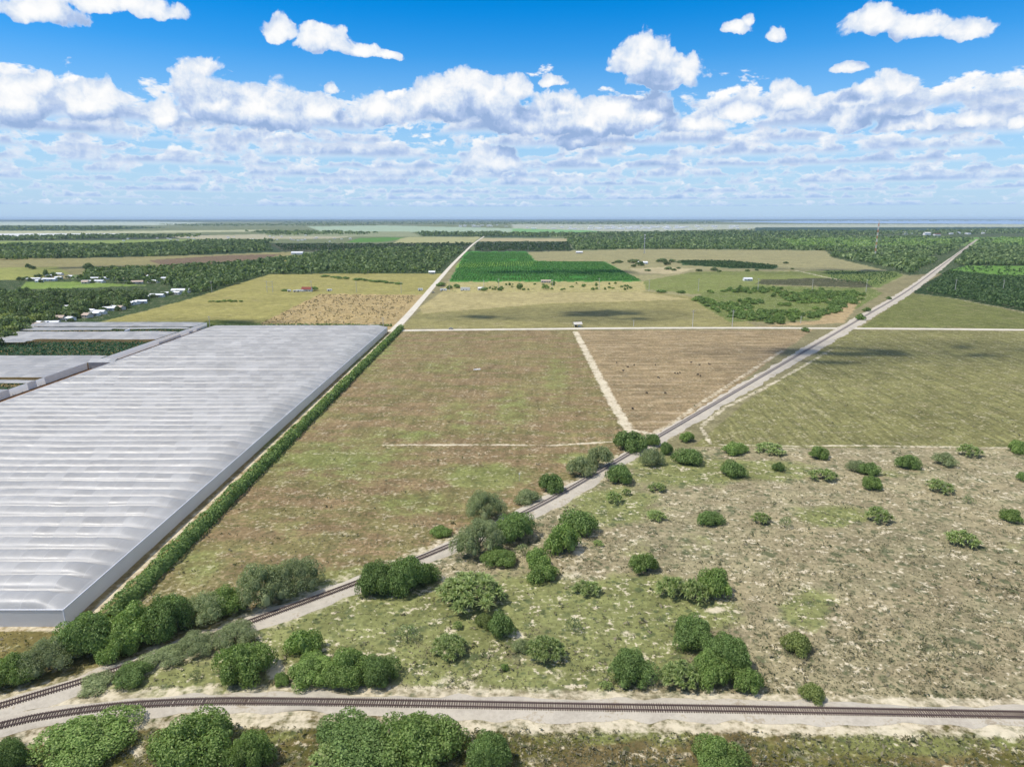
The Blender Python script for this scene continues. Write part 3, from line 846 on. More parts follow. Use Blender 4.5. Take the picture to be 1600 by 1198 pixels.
def join_vf(parts):
    V, Fs, b = [], [], 0
    for v, f in parts:
        V.append(v); Fs.append(f + b); b += len(v)
    return np.concatenate(V), np.concatenate(Fs)

root = empty('shade_tunnel', (XR, Y0, 0)); org = np.array([XR, Y0, 0.0])
tag(root, 'huge pale grey many-bay shade tunnel with ribbed film roof, beside the straight dark hedge', 'greenhouse', 'shade tunnels')
v, f = arch_roof(XL, XR, Y0, 60, True, True, seed=4, deep=(34, 35))
link('film_roof', mesh_np('film_roof', v - org, f, M['film'], smooth=True), root)
def wall_strip(pts, z0, z1, sub=4.0, lean=0.0):
    """upright net wall through the points"""
    V = []
    for a, b in zip(pts[:-1], pts[1:]):
        n = max(1, int(math.hypot(b[0]-a[0], b[1]-a[1]) / sub))
        for i in range(n): V.append((a[0] + (b[0]-a[0]) * i / n, a[1] + (b[1]-a[1]) * i / n))
    V.append(pts[-1]); V = np.array(V)
    r = (value_noise(np.arange(len(V)) * .8, np.zeros(len(V)), 8) - .5) * .25
    lo = np.concatenate([V + r[:, None], np.full((len(V), 1), z0)], 1); hi = np.concatenate([V, np.full((len(V), 1), z1)], 1)
    v = np.concatenate([lo, hi]); n = len(V); i = np.arange(n - 1)
    return v, np.stack([i, i + 1, n + i + 1, n + i], -1)
for nm, pts in (('side_wall', [(XR, Y0), (XR, Y1)]), ('front_wall', [(XL, Y0), (XR, Y0)]), ('side_wall', [(XL, Y1), (XL, Y0)]), ('back_wall', [(XR, Y1), (XL, Y1)])):
    v, f = wall_strip(pts, 0.0, ZE - .02); link(nm, mesh_np(nm, v - org, f, M['net']), root)
mb = MB()
for a, b in (((0, 0, ZE), (0, Y1 - Y0, ZE)), ((XL - XR, 0, ZE), (0, 0, ZE)), ((0, 0, ZE), (0.6, -.6, 0))):
    mb.tube(a, b, .17, .17, 6)
mb.build('edge_cable', M['trim'], root)

# the left complex: open bays show the crop below
root = empty('shade_tunnel', (-304, 200, 0)); org = np.array([-304.0, 200.0, 0.0])
tag(root, 'flat grey shade tunnel at far left with open bays showing dark green crop', 'greenhouse', 'shade tunnels')
LX, RX = -468.0, -304.0
parts = []
def strip(ya, yb, xa=LX, xb=RX, sd=1, tr=True):
    nb = max(1, int(round((yb - ya) / BAY)))
    parts.append(arch_roof(xa, xb, ya, nb, xa == LX, tr and xb == RX, ze=4.6, hgt=0.7, seed=sd))
strip(200, 400, sd=11); strip(416, 424, sd=12); strip(432, 504, sd=13)
strip(504, 520, LX, -446, sd=14); strip(576, 616, sd=15); strip(560, 576, LX, -405, sd=16)
strip(624, 640, LX, -370, sd=17); strip(632, 640, -370, RX, sd=18); strip(648, 672, sd=19)
v, f = join_vf(parts); link('film_roof', mesh_np('film_roof', v - org, f, M['film'], smooth=True), root)
for nm, pts in (('side_wall', [(RX, 200), (RX, 478)]), ('side_wall', [(RX + 1.5, 492), (RX + 1.5, 672)]), ('side_wall', [(LX, 672), (LX, 200)]), ('back_wall', [(RX, 672), (LX, 672)]), ('front_wall', [(LX, 200), (RX, 200)])):
    v, f = wall_strip(pts, 0.0, 4.6); link(nm, mesh_np(nm, v - org, f, M['net']), root)
mb = MB()                                    # covered passage between the two complexes
mb.gable(-304 - org[0], -286 - org[0], 479 - org[1], 491 - org[1], 4.6, 6.3, .2, .1); mb.box(.1, 17.9, 279.2, 290.8, 0, 4.55)
mb.build('covered_passage', M['film'], root)
mb = MB(); mb.box(-54, -52.6, 424.5, 431.5, 0, 4.4); mb.build('gate_post', M['trim'], root)

def leaf_quads(P, Nn, size, aspect, rg, jit=0.45):
    """one leaf-clump quad per point, facing roughly along its normal"""
    n = len(P)
    N2 = Nn + rg.normal(0, jit, (n, 3)); N2 /= np.linalg.norm(N2, axis=1, keepdims=True)
    A = rg.normal(0, 1, (n, 3)); U = np.cross(N2, A); U /= np.linalg.norm(U, axis=1, keepdims=True); W = np.cross(N2, U)
    s = (size * rg.uniform(.65, 1.35, n))[:, None]
    U = U * s; W = W * s * aspect
    v = np.stack([P - U - W * .35, P - U * .1 - W, P + U + W * .3, P + U * .05 + W], 1).reshape(-1, 3)
    return v, np.arange(4 * n).reshape(n, 4)

M['deep_crop'] = leaf_mat('deep_green_crop', (.016,.048,.018), (.030,.085,.032), (.055,.130,.050))
# crop in the open bays: rows running away from the camera
pp = []
for (xa, xb, ya, yb) in ((LX, RX, 400, 416), (LX, RX, 424, 432), (LX, RX, 504, 576), (LX, RX, 616, 632), (-370, RX, 624, 632), (LX, RX, 640, 648)):
    xs_ = np.arange(xa + 1.5, xb - 1, 2.2); ys_ = np.arange(ya + .4, yb, .7)
    X, Y = np.meshgrid(xs_, ys_); X = X + rng.normal(0, .25, X.shape); Y = Y + rng.normal(0, .25, Y.shape)
    pp.append(np.stack([X.ravel(), Y.ravel(), 2.0 + rng.uniform(-1.2, 1.0, X.size)], 1))
P = np.concatenate(pp); nn = np.tile([0, -.3, 1.0], (len(P), 1))
v, f = leaf_quads(P, nn, .85, .8, rng, .6)
tag(link('crop_rows', mesh_np('crop_rows', v, f, M['deep_crop'])), 'dark green crop rows growing in the open bays of the left tunnel', 'crop', kind='stuff')

# ------------------------------------------------------------------ hedge along the tunnel
def build_hedge():
    V, Fs, b = [], [], 0
    for (ya, yb, dens, sz) in ((163, 260, 26, .42), (260, 380, 15, .55), (380, 662, 8, .75)):
        n = int((yb - ya) * dens * 2.2)
        y = rng.uniform(ya, yb, n); a = rng.uniform(-.15, math.pi + .15, n)
        bulge = .70 + .40 * value_noise(y / 2.6, y * 0, 5) + .25 * value_noise(y / 8.0, y * 0, 15) + .2 * (value_noise(y / .9, a * 2, 6) - .5)
        w_, h_ = 2.6 * bulge, 3.9 * (.68 + .38 * value_noise(y / 3.1, y * 0 + 9, 7) + .22 * value_noise(y / 11.0, y * 0 + 9, 17))
        rr_ = rng.uniform(.86, 1.04, n)
        P = np.stack([np.cos(a) * w_ * rr_, y, np.maximum(np.sin(a), 0) ** .6 * h_ * rr_ + .15], 1)
        N_ = np.stack([np.cos(a), rng.normal(0, .3, n), np.sin(a) + .15], 1)
        v, f = leaf_quads(P, N_, sz, .6, rng, .5)
        V.append(v); Fs.append(f + b); b += len(v)
    # inner mass so that no light passes right through
    ys_ = np.arange(163, 662, 3.0); sec = [(-2.0, .1), (-1.7, 1.7), (0, 2.3), (1.7, 1.7), (2.0, .1)]
    g = np.array([[(x, y, z) for x, z in sec] for y in ys_]); m_, k_ = g.shape[:2]
    idx = np.arange(m_ * k_).reshape(m_, k_) + b
    Fs.append(np.stack([idx[:-1, :-1], idx[:-1, 1:], idx[1:, 1:], idx[1:, :-1]], -1).reshape(-1, 4)); V.append(g.reshape(-1, 3))
    v = np.concatenate(V) - np.array([0, 163, 0])
    o = link('hedge', mesh_np('hedge', v, np.concatenate(Fs), M['oak']), None, (-108.0, 163, 0))
    tag(o, 'long straight dense green hedge running along the right wall of the big tunnel', 'hedge')
build_hedge()

# ------------------------------------------------------------------ shrubs and trees
def lobes_for(rg, nl, spread, rmin, rmax, zlo, zhi):
    L = []
    for i in range(nl):
        r = spread * math.sqrt((i + .3) / nl); a = i * 2.39996 + rg.uniform(-.5, .5)
        rad = rg.uniform(rmin, rmax)
        h = (zlo + (zhi - zlo) * rg.uniform(.35, 1)) * (1 - .55 * (r / max(spread, .01)) ** 2)
        L.append((r * math.cos(a), r * math.sin(a), max(h, rad * .55), rad))
    return np.array(L)

def crown_mesh(name, mat, seed, n, size, nl=16, spread=.66, rmin=.26, rmax=.42, zlo=.35, zhi=.72, aspect=.6, jit=.5, core=True, up=0.0, zmin=-.45):
    rg = np.random.default_rng(seed)
    L = lobes_for(rg, nl, spread, rmin, rmax, zlo, zhi)
    w_ = L[:, 3] ** 2; pick = rg.choice(len(L), n * 2, p=w_ / w_.sum())
    D = rg.normal(0, 1, (n * 2, 3)); D /= np.linalg.norm(D, axis=1, keepdims=True)
    ok = D[:, 2] > zmin
    rad = L[pick, 3] * (1.12 - .42 * rg.uniform(0, 1, n * 2) ** 1.8)
    P = L[pick, :3] + D * rad[:, None]
    for (x, y, z, r) in L:
        inside = (np.linalg.norm(P - [x, y, z], axis=1) < r * .66); ok &= ~inside
    ok &= P[:, 2] > .03
    P, D = P[ok][:n], D[ok][:n]
    # uneven outline, unit radius and unit height
    an = np.arctan2(P[:, 1], P[:, 0]); ph = rg.uniform(0, 6.28, 3)
    mod = lambda a_: 1 + .10 * np.sin(2 * a_ + ph[0]) + .08 * np.sin(3 * a_ + ph[1]) + .06 * np.sin(5 * a_ + ph[2])
    kxy = 1.0 / np.percentile(np.hypot(P[:, 0], P[:, 1]), 97); kz = 1.0 / np.percentile(P[:, 2], 99.5)
    P = P * np.stack([mod(an) * kxy, mod(an) * kxy, np.full(len(P), kz)], 1)
    D = D + np.array([0, 0, up])
    v, f = leaf_quads(P, D, size, aspect, rg, jit)
    if core:
        V, Fs, b = [v], [f], len(v)
        for (x, y, z, r) in L:
            q = np.array([(0,0,1)] + [(math.cos(a) * .9, math.sin(a) * .9, .35) for a in np.arange(6) * math.pi / 3] + [(math.cos(a) * .85, math.sin(a) * .85, -.6) for a in np.arange(6) * math.pi / 3])
            vv = q * r * .60 + [x, y, z]; vv = vv * [kxy, kxy, kz]; vv[:, 2] = np.maximum(vv[:, 2], .02)
            ff = [(0, 1 + i, 1 + (i + 1) % 6, 0) for i in range(6)]
            quad = np.array([(1 + i, 7 + i, 7 + (i + 1) % 6, 1 + (i + 1) % 6) for i in range(6)])
            top = np.array([(0, 1 + i, 1 + (i + 1) % 6) for i in range(6)])
            V.append(vv); Fs.append((quad + b, top + b)); b += len(vv)
        verts = np.concatenate(V)
        flat = [f.ravel()]; sizes = [np.full(len(f), 4)]
        for q_, t_ in Fs[1:]:
            flat += [q_.ravel(), t_.ravel()]; sizes += [np.full(len(q_), 4), np.full(len(t_), 3)]
        return mesh_np(name, verts, np.concatenate(flat), mat, sizes=np.concatenate(sizes))
    return mesh_np(name, v, f, mat)

def frond_mesh(name, mat, seed, nros=14, blades=46, length=.36, width=.022):
    """palmetto: rosettes of long bent blades"""
    rg = np.random.default_rng(seed)
    L = lobes_for(rg, nros, .78, .2, .3, .45, .80)
    V, Fs, b = [], [], 0
    for (x, y, z, r) in L:
        a = rg.uniform(0, 2 * math.pi, blades); e = rg.uniform(-.15, 1.35, blades)
        out = np.stack([np.cos(a) * np.cos(e), np.sin(a) * np.cos(e), np.sin(e)], 1)
        side = np.stack([-np.sin(a), np.cos(a), np.zeros(blades)], 1)
        ln = (length * rg.uniform(.7, 1.2, blades))[:, None]; wd = width * rg.uniform(.7, 1.3, blades)[:, None]
        c = np.array([x, y, z * .8])
        p0 = c + out * ln * .12; p1 = c + out * ln * .65; p2 = c + out * ln - np.array([0, 0, 1]) * ln * .22
        vv = np.stack([p0 - side * wd, p0 + side * wd, p1 + side * wd * 1.3, p1 - side * wd * 1.3, p2 + side * wd * .3, p2 - side * wd * .3], 1).reshape(-1, 3)
        vv[:, 2] = np.maximum(vv[:, 2], .02)
        i = np.arange(blades)[:, None] * 6 + b
        Fs.append(np.concatenate([i + np.array([[0, 1, 2, 3]]), i + np.array([[3, 2, 4, 5]])])); V.append(vv); b += len(vv)
    return mesh_np(name, np.concatenate(V), np.concatenate(Fs), mat)

def trunk_mesh(name, seed, limbs=6):
    rg = random.Random(seed); mb = MB()
    mb.tube((0, 0, -.05), (rg.uniform(-.04, .04), rg.uniform(-.04, .04), .30), .060, .042, 7)
    for i in range(limbs):
        a = i * 2 * math.pi / limbs + rg.uniform(-.3, .3); r = rg.uniform(.25, .5)
        mid = (math.cos(a) * r * .5, math.sin(a) * r * .5, .36 + rg.uniform(-.03, .05))
        mb.tube((0, 0, .22), mid, .032, .022, 5)
        mb.tube(mid, (math.cos(a) * r, math.sin(a) * r, .56 + rg.uniform(-.06, .08)), .022, .010, 5)
    return mb.mesh(name, M['bark'], True)

CROWNS = {
 'oak':    [crown_mesh('crown', M['oak'], s, 12500, .030, 30, .74, .14, .36, .26, .74) for s in (1, 2)],
 'oak_s':  [crown_mesh('crown', M['oak'], s, 5000, .046, 17, .68, .18, .42, .28, .68) for s in (3, 4)],
 'pepper': [crown_mesh('crown', M['pepper'], s, 12500, .030, 34, .78, .12, .33, .24, .72) for s in (5, 6)],
 'pepper_s': [crown_mesh('crown', M['pepper'], s, 5000, .046, 18, .70, .16, .38, .26, .66) for s in (7, 8, 9)],
 'willow': [crown_mesh('crown', M['willow'], s, 9000, .034, 26, .74, .16, .30, .4, .8, aspect=.28, jit=.8, up=.5) for s in (10, 11)],
 'willow_s': [crown_mesh('crown', M['willow'], s, 3600, .054, 14, .66, .2, .34, .4, .75, aspect=.3, jit=.8, up=.5) for s in (12, 13)],
 'palm':   [frond_mesh('crown', M['palm'], s, 64, 56, .19, .011) for s in (14, 15)],
 'palm_s': [frond_mesh('crown', M['palm'], s, 26, 44, .26, .017) for s in (16, 17)],
 'yellow': [crown_mesh('crown', M['yellow'], 18, 3600, .055, 10, .55, .28, .44)],
 'sparse': [crown_mesh('crown', M['willow'], s, 520, .075, 12, .62, .2, .36, .45, .9, aspect=.4, jit=.8, core=False, up=.2) for s in (19, 20)],
}
TRUNKS = [trunk_mesh('trunk', s) for s in (1, 2, 3)]
CAT = {'oak': 'tree', 'pepper': 'shrub', 'willow': 'shrub', 'palm': 'palmetto', 'yellow': 'shrub', 'sparse': 'tree'}
NAME = {'oak': 'oak_tree', 'pepper': 'shrub', 'willow': 'willow_shrub', 'palm': 'palmetto', 'yellow': 'shrub', 'sparse': 'thin_tree'}
count = [0]

def fit(cx, yt, yb, wpx):
    """ground point, radius and height of a mound whose outline is given in photo pixels"""
    y = (yt + yb) / 2
    for _ in range(3):
        p = G(cx, min(y, 1600)); zc = depth_at(p.y)
        rad = wpx * .5 / F * zc
        th = PITCH + math.atan((y - 599) / F)
        front = rad * math.sin(th) * F / zc
        y = yb - front * .92
    a = (y - yt) * zc / F; s_ = rad * math.sin(th)
    hz = math.sqrt(max(a * a - (s_ * .75) ** 2, (rad * .38) ** 2)) / max(math.cos(th), .3)
    return p, rad, min(hz, rad * 1.5)

def shrub(cx, yt, yb, wpx, kind, label, group=None):
    p, rad, hz = fit(cx, yt, yb, wpx)
    key = kind if wpx > 58 or kind in ('yellow', 'sparse') else kind + '_s'
    i = count[0]; count[0] += 1
    me = CROWNS[key][i % len(CROWNS[key])]
    root = empty(NAME[kind], p, random.uniform(0, 6.28))
    tag(root, label, CAT[kind], group)
    c = link('crown', me, root); c.scale = (rad * random.uniform(.98, 1.12), rad * random.uniform(.86, 1.05), hz)
    t = link('trunk', TRUNKS[i % 3], root); t.scale = (rad * .8, rad * .8, hz * 1.05)
    return root

TH = 'shrubs of the thicket left of the railway'
NEAR = [
 # below the siding
 (132,1122,1212,150,'pepper','broad bright green thicket at bottom left corner below the siding'),
 (14,1160,1215,60,'oak','dark shrub cut off by the bottom left corner of the picture'),
 (312,1116,1215,130,'pepper','tall green thicket below the siding, second clump from the left edge'),
 (392,1146,1215,76,'pepper','lower green lobe on the right flank of the second bottom clump'),
 (560,1126,1215,140,'oak','large dark green clump at bottom centre, left half of the biggest thicket below the siding'),
 (655,1122,1215,128,'pepper','large green clump at bottom centre, right half of the biggest thicket below the siding'),
 (520,1158,1222,80,'palm','spiky low clump at the lower left foot of the bottom centre thicket'),
 (766,1140,1215,70,'oak','narrow dark bush at the bottom edge just right of the bottom centre thicket'),
 (1120,1154,1220,88,'pepper','single round green bush at the bottom edge, right of centre'),
 # thicket between the tunnel and the railway
 (22,1026,1085,76,'pepper','green shrub at the left edge between tunnel and railway'),
 (78,1002,1068,84,'willow','grey-green shrub second from the left edge in the thicket beside the railway'),
 (140,962,1044,98,'oak','tall dark shrub in front of the tunnel corner beside the railway'),
 (206,950,1030,92,'pepper','tall green shrub at the near end of the long hedge'),
 (182,985,1042,70,'pepper','low green shrub in front of the tall dark ones at the hedge end'),
 (262,936,1010,84,'oak','dark green shrub right of the hedge end beside the railway'),
 (318,928,990,78,'willow','grey-green shrub between the hedge-end trees and the large willow thicket'),
 (352,920,972,62,'pepper','green shrub tucked left of the large grey-green thicket'),
 (412,884,960,84,'willow','left half of the large grey-green thicket beside the railway'),
 (460,874,946,92,'willow','right half of the large grey-green thicket beside the railway'),
 # along the near side of the main track
 (152,1054,1086,56,'willow','low grey shrub between the two tracks where they part, leftmost'),
 (204,1040,1078,62,'oak','low dark shrub between the tracks, right of the leftmost one'),
 (258,1010,1050,70,'willow','grey-green shrub against the main track between the tracks'),
 (306,990,1032,64,'willow','pale grey shrub hiding the main track'),
 (366,974,1020,76,'willow','pale grey shrub at the track, left of the sandy spot'),
 (305,1030,1066,20,'sparse','thin pale sapling standing on the green strip between the tracks'),
 (382,1006,1078,88,'pepper','round green bush left of the bare sandy gap above the siding'),
 (478,986,1032,54,'pepper','bright green bush on the left end of the long thicket above the siding'),
 (492,1026,1080,82,'pepper','left part of the long thicket above the siding'),
 (546,1016,1082,84,'pepper','middle part of the long thicket above the siding'),
 (592,1028,1081,66,'oak','right part of the long thicket above the siding'),
 (441,1052,1074,24,'pepper','very small green bush on the bare sand above the siding'),
 (636,948,1010,38,'sparse','thin grey-green tree alone on the grass between the tracks'),
 (590,882,936,62,'oak','dark bush left in the row leaning on the main track'),
 (634,872,936,72,'oak','dark bush in the middle of the row leaning on the main track'),
 (666,868,918,40,'oak','small dark bush at the right end of the row leaning on the main track'),
 (702,986,1038,72,'palm','light green spiky palmetto clump on the grass left of centre'),
 (735,886,968,118,'palm','largest round light green palmetto mound in the middle foreground'),
 (715,968,986,20,'palm','tiny palmetto just below the largest palmetto mound'),
 (757,956,986,28,'yellow','small pale yellow-green bush beside a dark round bush'),
 (783,946,1000,44,'oak','small dark round bush right of the pale yellow-green one'),
 (777,856,892,62,'pepper','bright green bush below the dark trees at the railway bend'),
 (748,812,882,92,'willow','large grey-green tree hiding the railway in the middle'),
 (806,804,858,72,'oak','dark tree right of the large grey-green tree at the railway'),
 (757,768,822,66,'willow','grey-green tree across the railway, standing on the field side'),
 (880,816,872,58,'pepper','green bush in the middle of the clump right of the railway trees'),
 (904,798,842,58,'oak','dark bush at the top of the clump right of the railway trees'),
 (838,858,898,48,'pepper','round green bush at the lower left of the clump right of the railway trees'),
 (849,880,914,48,'pepper','lowest round green bush of the clump right of the railway trees'),
 (918,808,826,24,'oak','little dark bush at the upper right of the clump right of the railway trees'),
 (816,836,872,26,'sparse','thin pale tree between the railway trees and the green clump'),
 (935,842,856,22,'palm','tiny light green bush beside the sandy streak'),
 (918,902,938,52,'palm','isolated round palmetto below the sandy streak'),
 (1005,866,902,48,'pepper','round bush just left of the three-part clump in the centre right'),
 (1050,888,942,54,'palm','left lobe of the three-part clump in the centre right'),
 (1086,886,950,58,'palm','middle lobe of the three-part clump in the centre right'),
 (1117,886,940,54,'pepper','right lobe of the three-part clump in the centre right'),
 (1084,968,1024,72,'oak','dark bush at the upper left of the big clump above the siding right of centre'),
 (1136,996,1062,72,'oak','dark bush at the right of the big clump above the siding right of centre'),
 (1112,1022,1082,64,'pepper','green bush in the middle of the big clump above the siding right of centre'),
 (1064,1024,1090,80,'palm','pale spiky palm bush at the lower left of the big clump above the siding'),
 (1166,1046,1092,54,'pepper','low green bush at the lower right end of the big clump above the siding'),
 (986,1022,1080,74,'oak','single dark round bush close above the siding, left of the big clump'),
 (852,986,1044,66,'palm','round dark palmetto left of centre above the siding'),
 (814,988,1024,28,'willow','small pale bush attached to the left of the round dark palmetto'),
 (898,962,994,30,'sparse','half dead small tree right of the round dark palmetto'),
 (948,1062,1080,22,'palm','tiny palmetto left of the single dark round bush above the siding'),
 (1244,992,1030,48,'yellow','yellowish bush alone in the dry scrub right of the big clump'),
 (1269,1072,1104,36,'yellow','small pale green bush beside the siding on the right'),
 (642,972,990,16,'palm','tiny grass tuft bush by the thin grey-green tree'),
 (788,1036,1050,14,'pepper','tiny bright bush on the open grass above the siding'),
 # along the railway in the middle distance
 (985,673,710,54,'oak','broad dark tree at the end of the sandy field path'),
 (1018,678,700,26,'oak','small dark tree between the broad dark tree and the railway'),
 (934,696,738,46,'willow','grey-green bush on the field side of the railway, upper one of a pair'),
 (906,712,750,44,'willow','grey-green bush on the field side of the railway, lower one of a pair'),
 (862,740,774,40,'oak','dark bush on the field side of the railway below the grey-green pair'),
 (824,764,792,46,'willow','low grey bush on the field side of the railway above the big trees'),
 (690,822,842,34,'pepper','low green bush on the field side of the railway left of the big trees'),
 (1018,697,732,38,'willow','feathery tall bush right against the railway on its near side'),
 (1041,681,712,24,'oak','dark upright bush right against the railway beside the feathery bush'),
 (968,727,760,42,'oak','dark bush on the near side of the railway below the feathery bush'),
 (959,763,790,36,'palm','light green bush on the near side of the railway, larger of two'),
 (979,760,776,18,'palm','smaller bush touching the light green bush near the railway'),
 # scattered over the right scrub
 (1073,675,693,24,'pepper','small bush where the right field meets the railway verge'),
 (1075,701,730,44,'oak','dark bush at the left end of the upper scrub row'),
 (1026,751,772,36,'palm','flat light green bush in the scrub below the left end of the upper row'),
 (1025,794,817,38,'palm','light bush in the scrub, leftmost of three in a level row'),
 (1108,799,825,40,'oak','dark bush in the scrub, middle of three in a level row'),
 (1188,797,822,38,'palm','light bush in the scrub, right of three in a level row'),
 (1226,807,828,24,'sparse','small scraggy bush right of the level row of three'),
 (1147,692,714,42,'pepper','bush just under the right field edge, left of a larger mound'),
 (1203,689,714,56,'palm','wide light mound just under the right field edge'),
 (1145,721,749,42,'oak','round bush below the bush at the right field edge'),
 (1216,720,738,18,'oak','very small dark ball-shaped bush in the upper scrub'),
 (1278,697,720,32,'pepper','small bush under the pale track along the right field'),
 (1285,727,756,46,'palm','bush below the small one under the pale track'),
 (1340,719,741,34,'willow','pale bush overlapping a darker one in the upper right scrub'),
 (1357,723,746,30,'oak','darker bush overlapping a pale one in the upper right scrub'),
 (1360,744,768,36,'pepper','bush just below the overlapping pale and dark pair'),
 (1417,710,736,36,'oak','bush below the pale track, middle of the upper right scrub'),
 (1475,706,731,34,'willow','greyish bush below the pale track near the right edge'),
 (1514,689,717,44,'palm','light bush standing on the pale track near the right edge'),
 (1592,688,711,34,'pepper','bush cut by the right edge beside the pale track'),
 (1468,745,774,50,'palm','wide bush in the scrub left of the right edge'),
 (1599,736,754,18,'oak','small dark bush at the right edge of the picture'),
 (1372,786,822,50,'palm','large bush in the right scrub with bare sand beside it'),
 (1502,823,861,58,'palm','largest round bush near the right edge'),
 (1580,796,820,34,'pepper','bush near the right edge above the largest round bush'),
 (1512,769,790,20,'sparse','scraggy little tree above the largest round bush on the right'),
]
for a in NEAR: shrub(*a)

# low growth along the railway verge, too small to single out
def pts_in(poly, spacing, jitter=.45, seed=1, yspace=None):
    """jittered ground points inside a polygon drawn in photo pixels"""
    rg = np.random.default_rng(seed)
    g = np.array([tuple(G(*p))[:2] for p in poly])
    xs = np.arange(g[:, 0].min(), g[:, 0].max(), spacing); ys = np.arange(g[:, 1].min(), g[:, 1].max(), yspace or spacing)
    X, Y = np.meshgrid(xs, ys)
    X = X + (np.arange(X.shape[0]) % 2)[:, None] * spacing * .5
    X = X + rg.uniform(-jitter, jitter, X.shape) * spacing; Y = Y + rg.uniform(-jitter, jitter, Y.shape) * spacing
    X, Y = X.ravel(), Y.ravel()
    m_ = poly_mask(X, Y, [tuple(p) for p in g])
    return np.stack([X[m_], Y[m_]], 1)

# single-mesh trees for the middle distance
def small_tree_mesh(name, mat, seed, n=420, size=.13, **kw):
    me = crown_mesh(name, mat, seed, n, size, kw.get('nl', 9), kw.get('spread', .55), .28, .46, kw.get('zlo', .42), kw.get('zhi', .74), core=kw.get('core', True))
    return me
MIDT = {'wood': [small_tree_mesh('tree', M['wood'], 40 + i) for i in range(4)],
        'light': [small_tree_mesh('tree', M['yellow'], 50 + i) for i in range(2)],
        'scrub': [small_tree_mesh('shrub', M['oak'], 60 + i, 360, .14) for i in range(2)] + [small_tree_mesh('shrub', M['pepper'], 63, 360, .14)]}

def mid(name, key, x, y, rad, hz, label, cat, group=None):
    o = link(name, random.choice(MIDT[key]), None, (x, y, 0))
    o.rotation_euler = (0, 0, random.uniform(0, 6.28)); o.scale = (rad, rad * random.uniform(.85, 1.15), hz)
    return tag(o, label, cat, group)

HOUSES = []      # (px, py, width m, kind) filled below; trees keep clear of them

# ------------------------------------------------------------------ settlement on the left
HOUSES = [(136,442,15,0),(150,437,22,0),(156,441.5,20,0),(170,436.5,24,0),(197,439,12,1),(215,443,18,1),(240,441.5,22,0),(236,433.5,14,0),(258,437,13,0),(268,441,20,0),
          (294,440,12,0),(277,460,11,0),(246,464,20,0),(258,461,10,0),(227,467,10,0),(203,476.5,12,0),(212,475.5,8,0),(221,474,14,0),(181,483,13,0),(171,485,14,0),(189,484,8,1),
          (141,488.5,16,0),(148,493,12,0),(157,490.5,13,0),(137,496,9,1),(109,482.5,22,0),(91,500,14,1),(82,508,14,0),(67,508.5,14,0),(60,512,9,1),(111,501,8,0),
          (53,438,22,0),(62,441,12,0),(78,438.5,26,0),(92,436,12,0),(76,433,11,0),(93,430,14,0),(113,434,18,0),(134,443,11,1)]
def house_parts(wd, dp, ht, rise, wall, roof):
    a = MB(); a.box(-wd/2, wd/2, -dp/2, dp/2, 0, ht)
    a.add([(-wd/2, -dp/2, ht), (-wd/2, dp/2, ht), (-wd/2, 0, ht + rise), (wd/2, -dp/2, ht), (wd/2, dp/2, ht), (wd/2, 0, ht + rise)], [(0, 2, 1), (3, 4, 5)])
    b = MB(); b.gable(-wd/2, wd/2, -dp/2, dp/2, ht + .02, ht + rise + .02, .5, .2)
    c = MB(); n = max(2, int(wd / 4))
    for i in range(n):
        x = -wd/2 + wd * (i + .5) / n
        c.box(x - .6, x + .6, -dp/2 - .04, -dp/2 + .1, .9, 2.1)
    d = MB(); d.box(wd * .12 - .5, wd * .12 + .5, -dp/2 - .06, -dp/2 + .1, 0, 2.05)
    return a.mesh('wall', wall), b.mesh('roof', roof), c.mesh('window', M['window']), d.mesh('door', M['tan_roof'])
HP = [house_parts(10, 6.5, 2.9, 1.3, M['white_paint'], M['grey_roof']), house_parts(10, 7.0, 2.9, 1.9, M['cream_wall'], M['tan_roof'])]
hxy = []
for i, (px, py, wd, kd) in enumerate(HOUSES):
    p = G(px, py); hxy.append((p.x, p.y))
    r = empty('house', p, random.uniform(-.35, .35))
    if kd: tag(r, 'small tan roofed home half hidden among trees of the left settlement', 'house', 'tan roofed homes of the settlement')
    else: tag(r, 'low home with a pale metal roof among trees of the left settlement', 'house', 'pale roofed homes of the settlement')
    for me in HP[kd]:
        o = link(me.name.split('.')[0], me, r); o.scale = (wd / 11, 1.1, 1.05)
hxy = np.array(hxy)
p = G(283, 457.5); hxy = np.vstack([hxy, [p.x, p.y]])
r = tag(empty('barn', p, .12), 'long white barn at the edge of the settlement where the green pasture begins', 'barn')
for me in house_parts(24, 11, 4.0, 2.0, M['white_paint'], M['grey_roof']): link(me.name.split('.')[0], me, r)

def clear_of_houses(P, r0=6.0, front=10.0):
    ok = np.ones(len(P), bool)
    for hx, hy in hxy:
        dx, dy = P[:, 0] - hx, P[:, 1] - hy
        ok &= ~((np.abs(dx) < 10) & (dy < r0) & (dy > -front))
    return P[ok]

